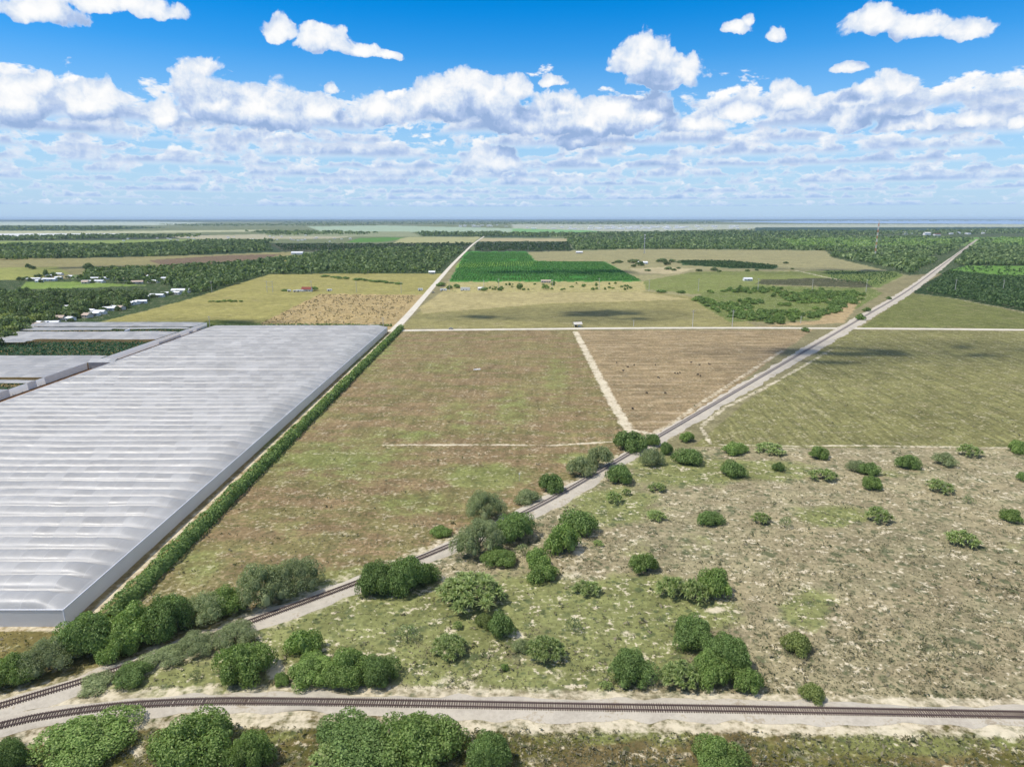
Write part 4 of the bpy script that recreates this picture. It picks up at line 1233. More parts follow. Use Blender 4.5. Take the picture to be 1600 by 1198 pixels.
rgs = np.random.default_rng(31)                       # garden trees that half hide the homes
for hx, hy in hxy:
    if rgs.uniform() < .8:
        mid('tree', 'wood', hx + rgs.uniform(-9, 9), hy - rgs.uniform(6, 10), rgs.uniform(3.5, 5.5), rgs.uniform(3.5, 6), 'garden tree in front of a pale home in the left settlement', 'tree', 'garden trees of the settlement')
W1 = [(-60,470),(0,446),(60,447),(110,448),(160,446),(215,447),(262,452),(268,461),(235,470),(200,481),(160,493),(120,503),(78,512),(40,523),(-10,545),(-60,560)]
P = clear_of_houses(pts_in(W1, 14.5, .40, 3))
print('settlement trees', len(P))
P = P[np.argsort(P[:, 1])][:240]
for x, y in P:
    qx, qy = to_pix(x, y)
    if qx < 70 and qy > 496 and random.random() < .55 or (qy < 452 and random.random() < .3):
        mid('tree', 'light', x, y, random.uniform(6, 9), random.uniform(7, 10), 'yellow-green tree crown in the wood at the far left behind the tunnels', 'tree', 'light trees of the left wood')
    else:
        mid('tree', 'wood', x, y, random.uniform(7, 11), random.uniform(9, 14), 'dark evergreen tree crown in the wood at the far left behind the tunnels', 'tree', 'dark trees of the left wood')
for (px, py, rad, hz) in [(51,420.5,8,7),(44,418.5,6,9),(60,434,6,7),(72,433,4.5,14),(83,432,8,8),(41,438,7,7),(31,438,6,6),(138,421,12,13),(178,421,9,9),(358,417,8,12)]:
    p = G(px, py); mid('tree', 'wood', p.x, p.y, rad, hz, 'dark tree standing free at the upper edge of the settlement', 'tree', 'free standing settlement trees')

# ------------------------------------------------------------------ scrub thicket right of the centre
SC = [(1085,470),(1104,456),(1150,450),(1235,452),(1330,456),(1352,463),(1335,478),(1300,492),(1262,498),(1225,506),(1178,508),(1150,501),(1125,492),(1112,483)]
P = pts_in(SC, 11.0, .45, 5)
nz = value_noise(P[:, 0] / 34, P[:, 1] / 42, 3)
P = P[nz > .42]; print('scrub', len(P)); P = P[np.random.default_rng(2).permutation(len(P))[:295]]
for x, y in P:
    mid('scrub_bush', 'scrub', x, y, random.uniform(3.2, 6.6), random.uniform(2.6, 5.2), 'dark green bush within the dense scrub between the road and the pasture right of centre', 'shrub', 'bushes of the scrub by the road')
for (px, py, rad, hz, lb) in [(1343,500,5.5,6.5,'solitary dark bush at the railway just beyond the road crossing'),(1355,487,5,5,'smaller dark bush at the railway beyond the solitary one'),(1388,468,4,4,'tiny dark bush on the railway verge farthest from the crossing'),
                          (1033,457,9,4,'wide low bush at the end of the sandy spur, left of the scrub'),(1065,458,7,4,'bush between the wide low one and the scrub'),(1092,467,9,4,'detached bush just left of the scrub edge'),(1114,472,5,3,'little bush below the detached one left of the scrub'),
                          (1258,518,4,4,'small dark bush below the road near the rail crossing'),(690,447,9,6,'bush beside the farm road above the crossroads'),(703,452,6,6,'dark tree behind the white trailers at the crossroads'),(713,450,7,6,'green tree between the trailers at the crossroads'),
                          (757,454,7,5,'green bush by the tan shed'),(780,454,5,4,'bush right of the tan shed'),(492,454,6,6,'round tree beside the red roofed farmhouse'),(445,455,6,3,'low bush left of the farmhouse trailers'),(812,452,6,9,'tall dark tree in front of the green crop'),(852,452,6,7,'dark tree by the small pale shed in front of the green crop')]:
    p = G(px, py); mid('bush' if hz < 6 else 'tree', 'scrub', p.x, p.y, rad, hz, lb, 'bush' if hz < 6 else 'tree')
rg = np.random.default_rng(12)
for i in range(46):                                   # young trees in front of the crop
    px, py = rg.uniform(765, 1005), rg.uniform(443, 454)
    p = G(px, py); mid('young_tree', 'scrub', p.x, p.y, rg.uniform(1.8, 3.6), rg.uniform(2, 4.5), 'small young tree on the bright strip in front of the green crop', 'tree', 'young trees before the green crop')
for i in range(26):                                   # bushes along the pasture ditch
    t = rg.uniform(0, 1); px = 505 + 118 * t; py = 432 + 12 * t + rg.normal(0, .5)
    p = G(px, py); mid('bush', 'scrub', p.x, p.y, rg.uniform(4, 8), rg.uniform(2, 4), 'low bush in the line crossing the green pasture left of the farm road', 'bush', 'bushes crossing the pasture')
for i in range(9):
    p = G(327 + 6 * i + rg.uniform(-2, 2), 471.5 + rg.uniform(-.6, .6)); mid('bush', 'scrub', p.x, p.y, rg.uniform(2.5, 5), rg.uniform(1.5, 3), 'low bush in the short row on the pasture behind the tunnels', 'bush', 'short row of pasture bushes')
for (px, py, rad) in [(966,411,9),(958,412,5),(972,410,4),(987,411,11),(994,410,9),(1034,410,12),(1050,410,10),(1060,411,6),(1000,415,12),(1042,414,10),(990,417,7),(1044,421.5,8),(1053,423,6),(1060,420,5),(1012,424,6),(1092,424,6),(1116,423,8),(1124,425,5),(1168,424,5),(1182,423,4),(1228,412,6),(1238,421,4)]:
    p = G(px, py); mid('tree', 'wood', p.x, p.y, rad, rad * .8, 'dark tree dotted over the tan pasture beyond the green crop', 'tree', 'trees dotted on the pasture')

# ------------------------------------------------------------------ far woods and groves
def clumps(name, polys, label, cat, mat, dx, dy, hgt, wmul=.62, nq=14, seed=1, keep=None, mul=1.0):
    rg = np.random.default_rng(seed); C = []
    for po in polys:
        x0, x1 = min(p[0] for p in po), max(p[0] for p in po); y0, y1 = min(p[1] for p in po), max(p[1] for p in po)
        X, Y = np.meshgrid(np.arange(x0, x1, dx), np.arange(y0, y1, dy))
        X = (X + rg.uniform(-.6, .6, X.shape) * dx).ravel(); Y = (Y + rg.uniform(-.6, .6, Y.shape) * dy).ravel()
        m_ = poly_mask(X, Y, po); C.append(np.stack([X[m_], Y[m_]], 1))
    C = np.concatenate(C); gx, gy = G_arr(C[:, 0], C[:, 1])
    if keep is not None:
        k_ = keep(gx, gy); gx, gy = gx[k_], gy[k_]
    n = len(gx); pxm = np.hypot(gx, gy) / F
    rad = pxm * dx * wmul * rg.uniform(.7, 1.35, n); h = hgt * rg.uniform(.65, 1.3, n)
    D = rg.normal(0, 1, (n, nq, 3)); D /= np.linalg.norm(D, axis=2, keepdims=True); D[..., 2] = np.abs(D[..., 2]) * 1.0 - .25
    P = np.stack([gx[:, None] + D[..., 0] * rad[:, None], gy[:, None] + D[..., 1] * rad[:, None], np.maximum(h[:, None] * (.52 + .48 * D[..., 2]), .3)], -1).reshape(-1, 3)
    sz = np.repeat(np.minimum(rad * .55, h * .42 + rad * .12), nq)
    v, f = leaf_quads(P, D.reshape(-1, 3), sz * mul, .8, rg, .4)
    return tag(link(name, mesh_np(name, v, f, mat)), label, cat, kind='stuff')
def off_line(gx, gy):
    return (line_dist(gx, gy, MAIN[::8]) > 22) & (line_dist(gx, gy, ROAD_Y[::3]) > 14)
WOODS_NEAR = [[(118,440),(140,426),(250,420),(380,412),(470,402),(520,394),(640,388),(738,388),(722,398),(700,420),(690,427),(560,428),(420,429),(300,464),(284,462),(270,446)]]
clumps('woods', WOODS_NEAR, 'broad dark wood behind the pasture, left of the farm road', 'woods', M['wood'], 6.5, 1.9, 10, .60, 16, 2,
       lambda x, y: off_line(x, y) & np.array([np.min(np.hypot(hxy[:, 0] - a, hxy[:, 1] - b)) > 22 for a, b in zip(x, y)]))
WOODS_L = [[(-80,386),(60,383),(140,385),(260,382),(330,386),(420,385),(420,392),(300,399),(150,403),(60,405),(-80,410)],[(180,384),(330,377),(430,376),(410,384),(240,388)]]
clumps('woods', WOODS_L, 'dark tree belt far behind the left settlement', 'woods', M['wood'], 6.0, 1.5, 11, .62, 14, 3)
LIGHT_W = [[(1215,374),(1400,372.5),(1510,375),(1490,384),(1330,388.5),(1240,386)],[(1540,372),(1800,369),(1800,386),(1550,383)],[(1485,424),(1510,414),(1800,418),(1800,434),(1560,432)]]
def not_light(x, y):
    qx, qy = to_pix(x, y)
    m_ = np.ones(len(x), bool)
    for po in LIGHT_W: m_ &= ~poly_mask(qx, qy, po)
    return m_ | (np.random.default_rng(3).uniform(0, 1, len(x)) < .12)
WOODS_R = [[(1400,420),(1300,401),(1296,397),(1380,399),(1450,404),(1462,408),(1420,430)],[(1290,391),(1240,386),(1300,388),(1310,396)],[(880,372),(1180,368),(1420,370),(1530,374),(1480,396),(1440,404),(1290,392),(1000,389),(900,391)],
           [(1530,374),(2000,370),(2000,424),(1490,414),(1485,404)]]
clumps('woods', WOODS_R, 'mixed green woodland spreading to the right horizon around the railway', 'woods', M['wood'], 6.5, 1.6, 9, .60, 14, 4, lambda x, y: off_line(x, y) & not_light(x, y))
clumps('woods', LIGHT_W[:2], 'lighter green young woodland in front of the lake shore at right', 'woods', M['pepper'], 6.0, 1.5, 6, .5, 12, 5, off_line)
FAR_W = [[(-80,343.6),(2000,343.6),(2000,345.4),(900,346),(400,346.2),(-80,346)],[(-80,354),(160,354),(260,356.5),(160,359.5),(-80,360)],[(-80,373),(60,370),(200,368),(320,368.5),(300,371),(-80,378)],
         [(650,363.5),(860,365),(890,365),(1180,362),(1420,361.5),(1600,358),(2000,358),(2000,363),(1400,367),(1180,369),(880,371),(660,369)],[(240,350.5),(520,350),(600,352),(300,354)],[(400,345.8),(1150,346),(1100,350),(820,351),(480,351)],[(380,362),(520,362),(600,366),(430,368)]]
clumps('woods', FAR_W, 'thin blue-grey tree lines near the horizon', 'woods', M['wood'], 5.0, 1.0, 13, .62, 9, 6)
GROVE_F = [[(746,378.5),(888,378.5),(895,392),(742,392)],[(430,382),(744,380),(735,387),(640,387),(520,392),(440,391)],[(900,383),(1180,379),(1190,387),(1000,388),(905,390)]]
clumps('orchard', GROVE_F, 'dark rectangular orchard blocks far behind the green crop', 'orchard', M['grove'], 4.5, 1.3, 5, .6, 10, 7, off_line)
# citrus rows right of the railway
def rows(name, poly, sx, sy, rad, hz, nq, label, cat, mat, seed, keep=None, jit=.15, shear=0.0):
    rg = np.random.default_rng(seed)
    g = np.array([tuple(G(*p))[:2] for p in poly])
    X, Y = np.meshgrid(np.arange(g[:, 0].min(), g[:, 0].max(), sx), np.arange(g[:, 1].min(), g[:, 1].max(), sy))
    X = (X + rg.uniform(-jit, jit, X.shape) * sx).ravel(); Y = (Y + rg.uniform(-jit, jit, Y.shape) * sy).ravel()
    m_ = poly_mask(X, Y, [tuple(p) for p in g])
    if keep is not None: m_ &= keep(X, Y)
    X, Y = X[m_], Y[m_]; n = len(X)
    s = rg.uniform(.7, 1.2, n) * np.where(rg.uniform(0, 1, n) < .06, .3, 1)
    D = rg.normal(0, 1, (n, nq, 3)); D /= np.linalg.norm(D, axis=2, keepdims=True); D[..., 2] = np.abs(D[..., 2]) - .15
    P = np.stack([X[:, None] + D[..., 0] * rad * s[:, None], Y[:, None] + D[..., 1] * rad * s[:, None], np.maximum(hz * s[:, None] * (.5 + .5 * D[..., 2]), .2)], -1).reshape(-1, 3)
    v, f = leaf_quads(P, D.reshape(-1, 3), np.repeat(rad * .5 * s, nq), .8, rg, .35)
    print(name, n)
    return tag(link(name, mesh_np(name, v, f, mat)), label, cat, kind='stuff')
rows('citrus_grove', [(1436,455),(1484,424),(1510,416),(1760,424),(1760,512),(1600,484),(1495,464)], 8.0, 6.0, 2.9, 3.8, 9, 'dark green citrus grove in rows right of the railway', 'grove', M['grove'], 1, lambda x, y: off_line(x, y) & not_light(x, y))
rows('crop_field', [(729,395),(822,395),(836,409),(944,409.5),(1001,439),(704,439)], 5.5, 5.0, 1.9, 2.0, 7, 'bright green crop rows beyond the crossroads', 'crop', M['crop'], 2, lambda x, y: (value_noise(x / 60, y / 90, 4) > .12) & (line_dist(x, y, ROAD_Y[::3]) > 14))
rows('orchard', [(1062,408),(1140,408.5),(1214,416),(1206,420),(1150,419),(1072,414)], 8, 6, 3.0, 3.6, 8, 'narrow dark green orchard strip on the tan pasture', 'orchard', M['grove'], 3)
rows('orchard', [(1290,424),(1396,426),(1404,431),(1372,448),(1302,439)], 11, 9, 2.0, 2.4, 6, 'young orchard grid beside the railway beyond the scrub', 'orchard', M['grove'], 4, off_line)
rows('brush', [(395,512),(500,460),(660,462),(616,512)], 5.5, 6, 1.25, .9, 5, 'brown-green brush speckling the dry tan field left of the crossroads', 'brush', M['brush'], 5, lambda x, y: (value_noise(x / 7, y / 11, 8) > .40) & (line_dist(x, y, ROAD_Y[::3]) > 12), .5)
v, f = [], []
n = 2600; rgh = np.random.default_rng(4)
x = rgh.uniform(-470, -120, n); pz = rgh.uniform(.2, 1.0, n) * (1.2 + 1.8 * value_noise(x / 9, x * 0, 2))
P = np.stack([x, rgh.uniform(675, 679, n), pz], 1)
v, f = leaf_quads(P, np.tile([0, -.5, .8], (n, 1)), .8, .7, rgh, .6)
tag(link('hedge', mesh_np('hedge', v - np.array([-295, 677, 0]), f, M['oak']), None, (-295, 677, 0)), 'low ragged hedge row behind the far ends of the tunnels', 'hedge')

# ------------------------------------------------------------------ dry tufts over the near scrub
def tufts():
    rg = np.random.default_rng(21); n0 = 150000
    px = rg.uniform(-60, 1680, n0); py = 600 + 640 * rg.uniform(0, 1, n0) ** .75
    ix = np.clip(np.searchsorted(pxs, px), 0, len(pxs) - 1); iy = np.clip(np.searchsorted(pys, py), 0, len(pys) - 1)
    sp, gr, sa = mask[iy, ix, 2], mask[iy, ix, 1], mask[iy, ix, 0]
    x, y = G_arr(px, py)
    cl = value_noise(x / 6, y / 6, 17)
    keep = (rg.uniform(0, 1, n0) < sp * (.25 + 1.1 * np.clip(cl - .3, 0, 1)) + .03) & (sa < .75) & (rg.uniform(0, 1, n0) > gr * .7)
    keep &= (line_dist(x, y, MAIN[:260:6]) > 6.5) & (line_dist(x, y, SPUR[::6]) > 5.5) & ~((x < -112) & (y > 158))
    x, y = x[keep], y[keep]; n = len(x)
    s = rg.uniform(.14, .40, n) * (1 + 1.6 * (rg.uniform(0, 1, n) > .95)); nq = 4
    D = rg.normal(0, 1, (n, nq, 3)); D /= np.linalg.norm(D, axis=2, keepdims=True); D[..., 2] = np.abs(D[..., 2]) + .1
    P = np.stack([x[:, None] + D[..., 0] * s[:, None] * .8, y[:, None] + D[..., 1] * s[:, None] * .8, s[:, None] * (.15 + .6 * D[..., 2])], -1).reshape(-1, 3)
    v, f = leaf_quads(P, D.reshape(-1, 3), np.repeat(s * .62, nq), .45, rg, .5)
    print('tufts', n)
    tag(link('weeds', mesh_np('weeds', v, f, M['tuft'])), 'dry weeds and tufts scattered over the sandy scrub', 'weeds', kind='stuff')
tufts()

# ------------------------------------------------------------------ farmstead, trailers, shed, car, cattle
def building(name, px, py, wd, dp, ht, rise, wall, roof, label, cat, rz=0.0):
    r = tag(empty(name, G(px, py), rz), label, cat)
    for me in house_parts(wd, dp, ht, rise, wall, roof): link(me.name.split('.')[0], me, r)
    return r
building('farmhouse', 480, 455.2, 14, 9, 3.4, 3.0, M['white_paint'], M['red_roof'], 'farmhouse with dark red pitched roof and white walls behind the dry tan field', 'house')
building('shed', 751, 453.5, 8, 6, 3.2, 1.4, M['cream_wall'], M['white_paint'], 'small tan shed with white roof right of the trailers', 'shed', .2)
building('shed', 853, 441.5, 16, 8, 3.0, 1.6, M['cream_wall'], M['tan_roof'], 'small pale shed at the near edge of the green crop', 'shed')
building('house', 1004, 412.5, 22, 12, 3.5, 2.5, M['white_paint'], M['grey_roof'], 'white farmhouse among trees on the tan pasture beyond the crop', 'house')
building('house', 1168, 438.5, 14, 9, 3.4, 1.8, M['white_paint'], M['grey_roof'], 'small white house at the end of the dark strip near the scrub', 'house')
building('barn', 465, 397.5, 34, 16, 5, 3.0, M['white_paint'], M['grey_roof'], 'white barn on the clearing in the far wood left of the road', 'barn')
building('house', 477, 414.5, 16, 10, 3.4, 2.0, M['cream_wall'], M['tan_roof'], 'tan house in the wood below the white barn', 'house')
building('house', 675, 427.5, 12, 8, 3.2, 2.0, M['cream_wall'], M['white_paint'], 'small cream house at the corner of wood and farm road', 'house')
building('house', 905, 396, 20, 10, 4, 2.4, M['cream_wall'], M['grey_roof'], 'pale house at the corner of the dark orchard block', 'house')

def trailer(px, py, ln, ht, label, rz=0.0):
    r = tag(empty('trailer', G(px, py), rz), label, 'trailer')
    a = MB(); a.box(-ln/2, ln/2, -1.4, 1.4, .9, ht); a.build('body', M['white_paint'], r)
    b = MB()
    for x in (-ln/2 + 1.5, -ln/2 + 2.7):
        for y in (-1.25, 1.05): b.tube((x, y, .5), (x, y + .2, .5), .5, .5, 12)
    b.build('wheel', M['tyre'], r)
    c = MB(); c.box(ln/2 - 2.2, ln/2 - 2.0, -.8, .8, 0.02, .9); c.build('stand', M['steel'], r)
    d = MB(); d.box(-ln * .2, -ln * .2 + 1.0, -1.44, -1.38, 1.0, 2.6); d.box(ln * .1, ln * .1 + 1.3, -1.44, -1.38, 1.7, 2.5); d.build('window', M['window'], r)
trailer(727, 454.6, 14, 5.2, 'tall white box trailer right of the farm road junction')
trailer(693, 454.8, 10, 3.6, 'low white trailer close beside the farm road junction')
trailer(657, 454.6, 7, 4.0, 'white trailer left of the farm road beside the dry field')
trailer(469, 456.2, 10, 3.4, 'white trailer parked left of the red roofed farmhouse')
trailer(452, 456, 4.5, 3.2, 'small white trailer farthest left of the farmhouse')
trailer(515, 455, 7, 3.2, 'white trailer right of the farmhouse in front of the pasture')
trailer(461, 456.4, 5, 2.8, 'small trailer between the two others left of the farmhouse')

def car(px, py, mat, label, rz=0.0):
    r = tag(empty('parked_car', G(px, py) + Vector((0, 0, .12)), rz), label, 'car')
    side = [(-2.3,.35),(-2.3,.85),(-1.6,.98),(-1.0,1.5),(.7,1.5),(1.3,1.0),(2.2,.85),(2.3,.35)]
    a = MB(); n = len(side)
    a.add([(x, -.9, z) for x, z in side] + [(x, .9, z) for x, z in side], [tuple(range(n)), tuple(range(2*n-1, n-1, -1))] + [(i, i + n, (i+1) % n + n, (i+1) % n) for i in range(n)])
    a.build('body', mat, r)
    w_ = MB(); w_.add([(-.9,-.92,1.05),(.95,-.92,1.05),(.65,-.92,1.42),(-.75,-.92,1.42)], [(0,1,2,3)]); w_.add([(.78,-.75,1.46),(1.28,-.8,1.04),(1.28,.8,1.04),(.78,.75,1.46)], [(0,1,2,3)])
    w_.build('window', M['window'], r)
    for x in (-1.45, 1.45):
        for y in (-.95, .75):
            t = MB(); t.tube((x, y, .33), (x, y + .2, .33), .33, .33, 14); t.build('wheel', M['tyre'], r)
car(704.5, 514.6, M['car_paint'], 'grey car standing on the cross road right of the farm road junction')
car(677, 457.6, M['car_paint'], 'dark car at the farm road junction below the trailers', .1)

r = tag(empty('shelter', G(902, 510.5), .25), 'small open shelter with pale pitched roof at the head of the sandy path', 'shelter')
a = MB(); a.gable(-4, 4, -2.6, 2.6, 3.0, 4.6, .5, .2); a.build('roof', M['cream_wall'], r)
for x in (-3.7, 3.7):
    for y in (-2.3, 2.3):
        a = MB(); a.tube((x, y, 0), (x, y, 3.05), .14, .14, 8); a.build('post', M['white_paint'], r)
a = MB(); a.box(-2.6, -.4, -.6, 1.6, 0, 1.9); a.build('cabinet', M['window'], r)
a = MB(); a.box(.8, 3.0, -1.2, 1.2, 0, 1.3); a.build('tank', M['white_paint'], r)

def cow_meshes():
    """body of a standing cow grown over a joint skeleton, plus horns"""
    bm = bmesh.new(); lay = bm.verts.layers.skin.verify()
    def vtx(p, r):
        v_ = bm.verts.new(p); v_[lay].radius = r if isinstance(r, tuple) else (r, r); return v_
    hip = vtx((-.75, 0, 1.12), (.30, .36)); hip[lay].use_root = True
    mid_ = vtx((-.1, 0, 1.05), (.36, .44)); sh = vtx((.55, 0, 1.10), (.30, .40)); nk = vtx((.95, 0, 1.28), (.19, .24)); hd = vtx((1.25, 0, 1.22), (.14, .16)); mz = vtx((1.55, 0, 1.00), (.10, .10))
    for a_, b_ in ((hip, mid_), (mid_, sh), (sh, nk), (nk, hd), (hd, mz)): bm.edges.new((a_, b_))
    for s_ in (-1, 1):
        c = hip; 
        for p, r_ in (((-.72, .26 * s_, .85), .17), ((-.86, .25 * s_, .52), .085), ((-.80, .25 * s_, .06), .07)):
            q = vtx(p, r_); bm.edges.new((c, q)); c = q
        c = sh
        for p, r_ in (((.58, .24 * s_, .78), .14), ((.56, .23 * s_, .45), .08), ((.58, .23 * s_, .06), .07)):
            q = vtx(p, r_); bm.edges.new((c, q)); c = q
        e = vtx((1.18, .24 * s_, 1.30), .05); bm.edges.new((hd, e))
    t1 = vtx((-1.02, 0, 1.15), .05); t2 = vtx((-1.12, 0, .55), .035); bm.edges.new((hip, t1)); bm.edges.new((t1, t2))
    me = bpy.data.meshes.new('cow'); bm.to_mesh(me); bm.free()
    o = bpy.data.objects.new('cow', me); COL.objects.link(o)
    o.modifiers.new('skin', 'SKIN'); sb = o.modifiers.new('sub', 'SUBSURF'); sb.levels = sb.render_levels = 1
    dg = bpy.context.evaluated_depsgraph_get(); res = bpy.data.meshes.new_from_object(o.evaluated_get(dg))
    bpy.data.objects.remove(o); res.name = 'cow'; res.materials.clear(); res.materials.append(M['cow'])
    return res
cow_me = cow_meshes()
for i, (zx, zy) in enumerate([(210,240),(365,300),(298,350),(450,270),(745,268),(790,448),(1018,383),(1056,393),(1086,378),(1240,236),(1358,270),(1495,258),(1335,404),(1372,422),(626,662),(432,880),(884,662)]):
    p = G(940 + zx / 8.89, 540 + zy / 8.89 + .8)
    o = link('cow', cow_me, None, p); o.rotation_euler = (0, 0, random.uniform(0, 6.28)); o.scale = (.85, .85, .85)
    tag(o, 'black cow grazing on the bare brown triangular field', 'cow', 'cows on the brown field')

# pale heap and marker post on the centre field
rgp = np.random.default_rng(6); mb = MB()
for i in range(9):
    x, y = rgp.uniform(-2.6, 2.6), rgp.uniform(-.7, .7); s_ = rgp.uniform(.35, .8)
    ring = [(x + s_ * rgp.uniform(.8, 1.2) * math.cos(a), y + s_ * .7 * math.sin(a), 0) for a in np.arange(7) * .9]
    top = [(q[0] * .6 + x * .4, q[1] * .6 + y * .4, s_ * rgp.uniform(.5, .9)) for q in ring]
    mb.add(ring + top, [(j, (j+1) % 7, 7 + (j+1) % 7, 7 + j) for j in range(7)] + [tuple(range(7, 14))])
tag(mb.build('rubble_heap', M['white_paint'], None, loc=G(744, 577.5)), 'small white heap lying alone in the open centre field', 'heap')
r = tag(empty('marker_post', G(811.5, 751)), 'thin marker post with a white cap on the centre field near the railway', 'post')
a = MB(); a.tube((0, 0, 0), (0, 0, 2.7), .08, .07, 8); a.build('post', M['pole'], r)
a = MB(); a.box(-.22, .22, -.22, .22, 2.7, 3.2); a.build('cap', M['white_paint'], r)

# ------------------------------------------------------------------ poles and masts
def pole_parts(h):
    a = MB(); a.tube((0, 0, -.1), (0, 0, h), .34, .22, 10)
    b = MB(); b.box(-1.6, 1.6, -.12, .12, h - 1.3, h - 1.05)
    c = MB()
    for x in (-1.45, 0, 1.45): c.tube((x, 0, h - 1.05), (x, 0, h - .6), .09, .07, 6)
    return a.mesh('shaft', M['pole']), b.mesh('crossarm', M['pole']), c.mesh('insulators', M['steel'])
PP = pole_parts(14.0)
LANE = ('pale utility pole in the long line crossing the middle distance behind the cross road', 'poles of the middle line')
TUN = ('utility pole standing behind the far ends of the tunnels', 'poles behind the tunnels')
GROVE = ('utility pole standing in front of the dark citrus grove at right', 'poles by the citrus grove')
SINGLE = {1: 'utility pole beside the road just left of the scrub, left of two', 2: 'utility pole beside the road just left of the scrub, right of two', 3: 'thin utility pole on the field above the road right of the shelter',
          4: 'utility pole rising from the yellow-green trees at the far left', 5: 'utility pole left on the yellow pasture', 6: 'utility pole by the white trailers at the farm road junction', 7: 'utility pole behind the tunnel corner by the farm road',
          8: 'short pole within the scrub near the railway crossing', 9: 'pole right beside the red roofed farmhouse', 10: 'utility pole at the near edge of the dark orchard block'}
POLES = [(29,507,490,4),(234,512,502,TUN),(328,511,494,TUN),(331,456,440,5),(487,457,439,9),(557,457,440,LANE),(627,458,441,LANE),(702,455,437,6),(756,453,438,LANE),(779,454,436,LANE),(863,452,437,LANE),(936,453,435,LANE),
         (1014,455,437,LANE),(1091,455,436,LANE),(1184,455,435,LANE),(1269,453,437,LANE),(1353,456,437,LANE),(1425,455,446,GROVE),(1492,455,437,GROVE),(1567,453,438,GROVE),(599,513,496,7),
         (1082,511,485,1),(1144,511,485,2),(990,510,500,3),(1251,505,494,8),(825,396,387,10)]
for px, yb, yt, lb in POLES:
    p = G(px, yb); zc = depth_at(p.y); h = (yb - yt) / F * zc * 1.03
    r = empty('utility_pole', p, random.uniform(-.15, .15))
    if isinstance(lb, tuple): tag(r, lb[0], 'utility pole', lb[1])
    else: tag(r, SINGLE[lb], 'utility pole')
    for me in PP:
        o = link(me.name.split('.')[0], me, r); o.scale = (1, 1, h / 14.0)
r = tag(empty('pylon', G(422, 457)), 'two-legged power pylon with crossbars on the green pasture left of the farmhouse', 'pylon')
for x in (-4.2, 4.2):
    a = MB(); a.tube((x, 0, -.1), (x * .96, 0, 17), .34, .24, 10); a.build('leg', M['pole'], r)
for z in (8.0, 15.5):
    a = MB(); a.box(-6.0, 6.0, -.15, .15, z, z + .32); a.build('crossbar', M['pole'], r)

def mast(px, yb, yt, wd, bands, label, name):
    p = G(px, yb); zc = depth_at(p.y); h = (yb - yt) / F * zc
    r = tag(empty(name, p), label, 'mast'); n = 12
    for i in range(n):
        z0, z1 = h * i / n, h * (i + 1) / n; mb = MB()
        cs = [(wd * math.cos(a), wd * math.sin(a)) for a in (0.5, 2.6, 4.7)]
        for j in range(3):
            c, d = cs[j], cs[(j + 1) % 3]
            mb.tube((*c, z0), (*c, z1), wd * .32, wd * .32, 5)
            for q in range(3):
                za, zb = z0 + (z1 - z0) * q / 3, z0 + (z1 - z0) * (q + 1) / 3
                mb.tube((*c, za), (*d, zb), wd * .14, wd * .14, 4)
        mb.build('section', M[bands[i % len(bands)]], r)
    mb = MB()
    for lv in (.5, .92):
        for a in (0.5, 2.6, 4.7): mb.tube((0, 0, h * lv), (h * .42 * math.cos(a), h * .42 * math.sin(a), 0.1), .06, .06, 4)
    mb.build('guy_wires', M['steel'], r)
    return r, h
r, h = mast(1367, 402, 345.5, 1.5, ['orange_paint', 'white_paint'], 'very tall guyed lattice mast in orange and white bands rising at the right horizon', 'radio_mast')
r, h = mast(1006.5, 396, 367, 1.0, ['steel'], 'grey lattice phone mast with antenna drums, standing beyond the tan pasture in the centre', 'phone_mast')
for z in (h * .99, h * .80):
    mb = MB()
    for a in range(6): mb.box(2.0 * math.cos(a * 1.05) - .5, 2.0 * math.cos(a * 1.05) + .5, 2.0 * math.sin(a * 1.05) - .5, 2.0 * math.sin(a * 1.05) + .5, z - 2.6, z)
    mb.build('antenna', M['white_paint'], r)

# ------------------------------------------------------------------ far town and lake
def far_building(px, py, wpx, hpx, roof, label, group):
    p = G(px, py); k_ = depth_at(p.y) / F; wd, ht = wpx * k_, hpx * k_
    mb = MB(); mb.box(-wd/2, wd/2, -wd * .35, wd * .35, 0, ht * .8, 0)
    mb.gable(-wd/2, wd/2, -wd * .35, wd * .35, ht * .8 + .05, ht, ht * .05, ht * .06, 1)
    o = mb.build('building', [M['white_paint'], roof], None, loc=p)
    tag(o, label, 'building', group)
rgt = np.random.default_rng(9)
for i in range(110):
    px = rgt.triangular(815, 985, 1190); py = 353.5 + rgt.uniform(0, 5.5)
    far_building(px, py, rgt.uniform(2.5, 8), rgt.uniform(1.0, 2.0), M['grey_roof'], 'tiny white building of the distant town below the horizon in the centre', 'buildings of the distant town')
for i in range(26):
    px = rgt.uniform(1395, 1560); py = 362 + rgt.uniform(0, 5.0)
    far_building(px, py, rgt.uniform(3, 8), rgt.uniform(1.2, 2.2), M['grey_roof'], 'pale distant building near the end of the railway at right', 'buildings at the railway end')
far_building(1448, 367.5, 9, 4.2, M['white_paint'], 'tallest white building near the end of the railway at right', None)
far_building(1464, 368, 9, 2.6, M['red_roof'], 'distant building with reddish roof near the end of the railway', None)
for i in range(44):
    px = rgt.uniform(180, 560); py = 368 + rgt.uniform(0, 10)
    far_building(px, py, rgt.uniform(2, 4.5), rgt.uniform(1.0, 1.7), M['grey_roof'] if i % 3 else M['tan_roof'], 'tiny pale house scattered among far trees at upper left', 'far houses at upper left')
for i in range(16):
    px = rgt.uniform(700, 800); py = 352 + rgt.uniform(0, 3)
    far_building(px, py, rgt.uniform(3, 7), rgt.uniform(.8, 1.4), M['grey_roof'], 'tiny white building near the horizon above the farm road', 'buildings above the farm road')

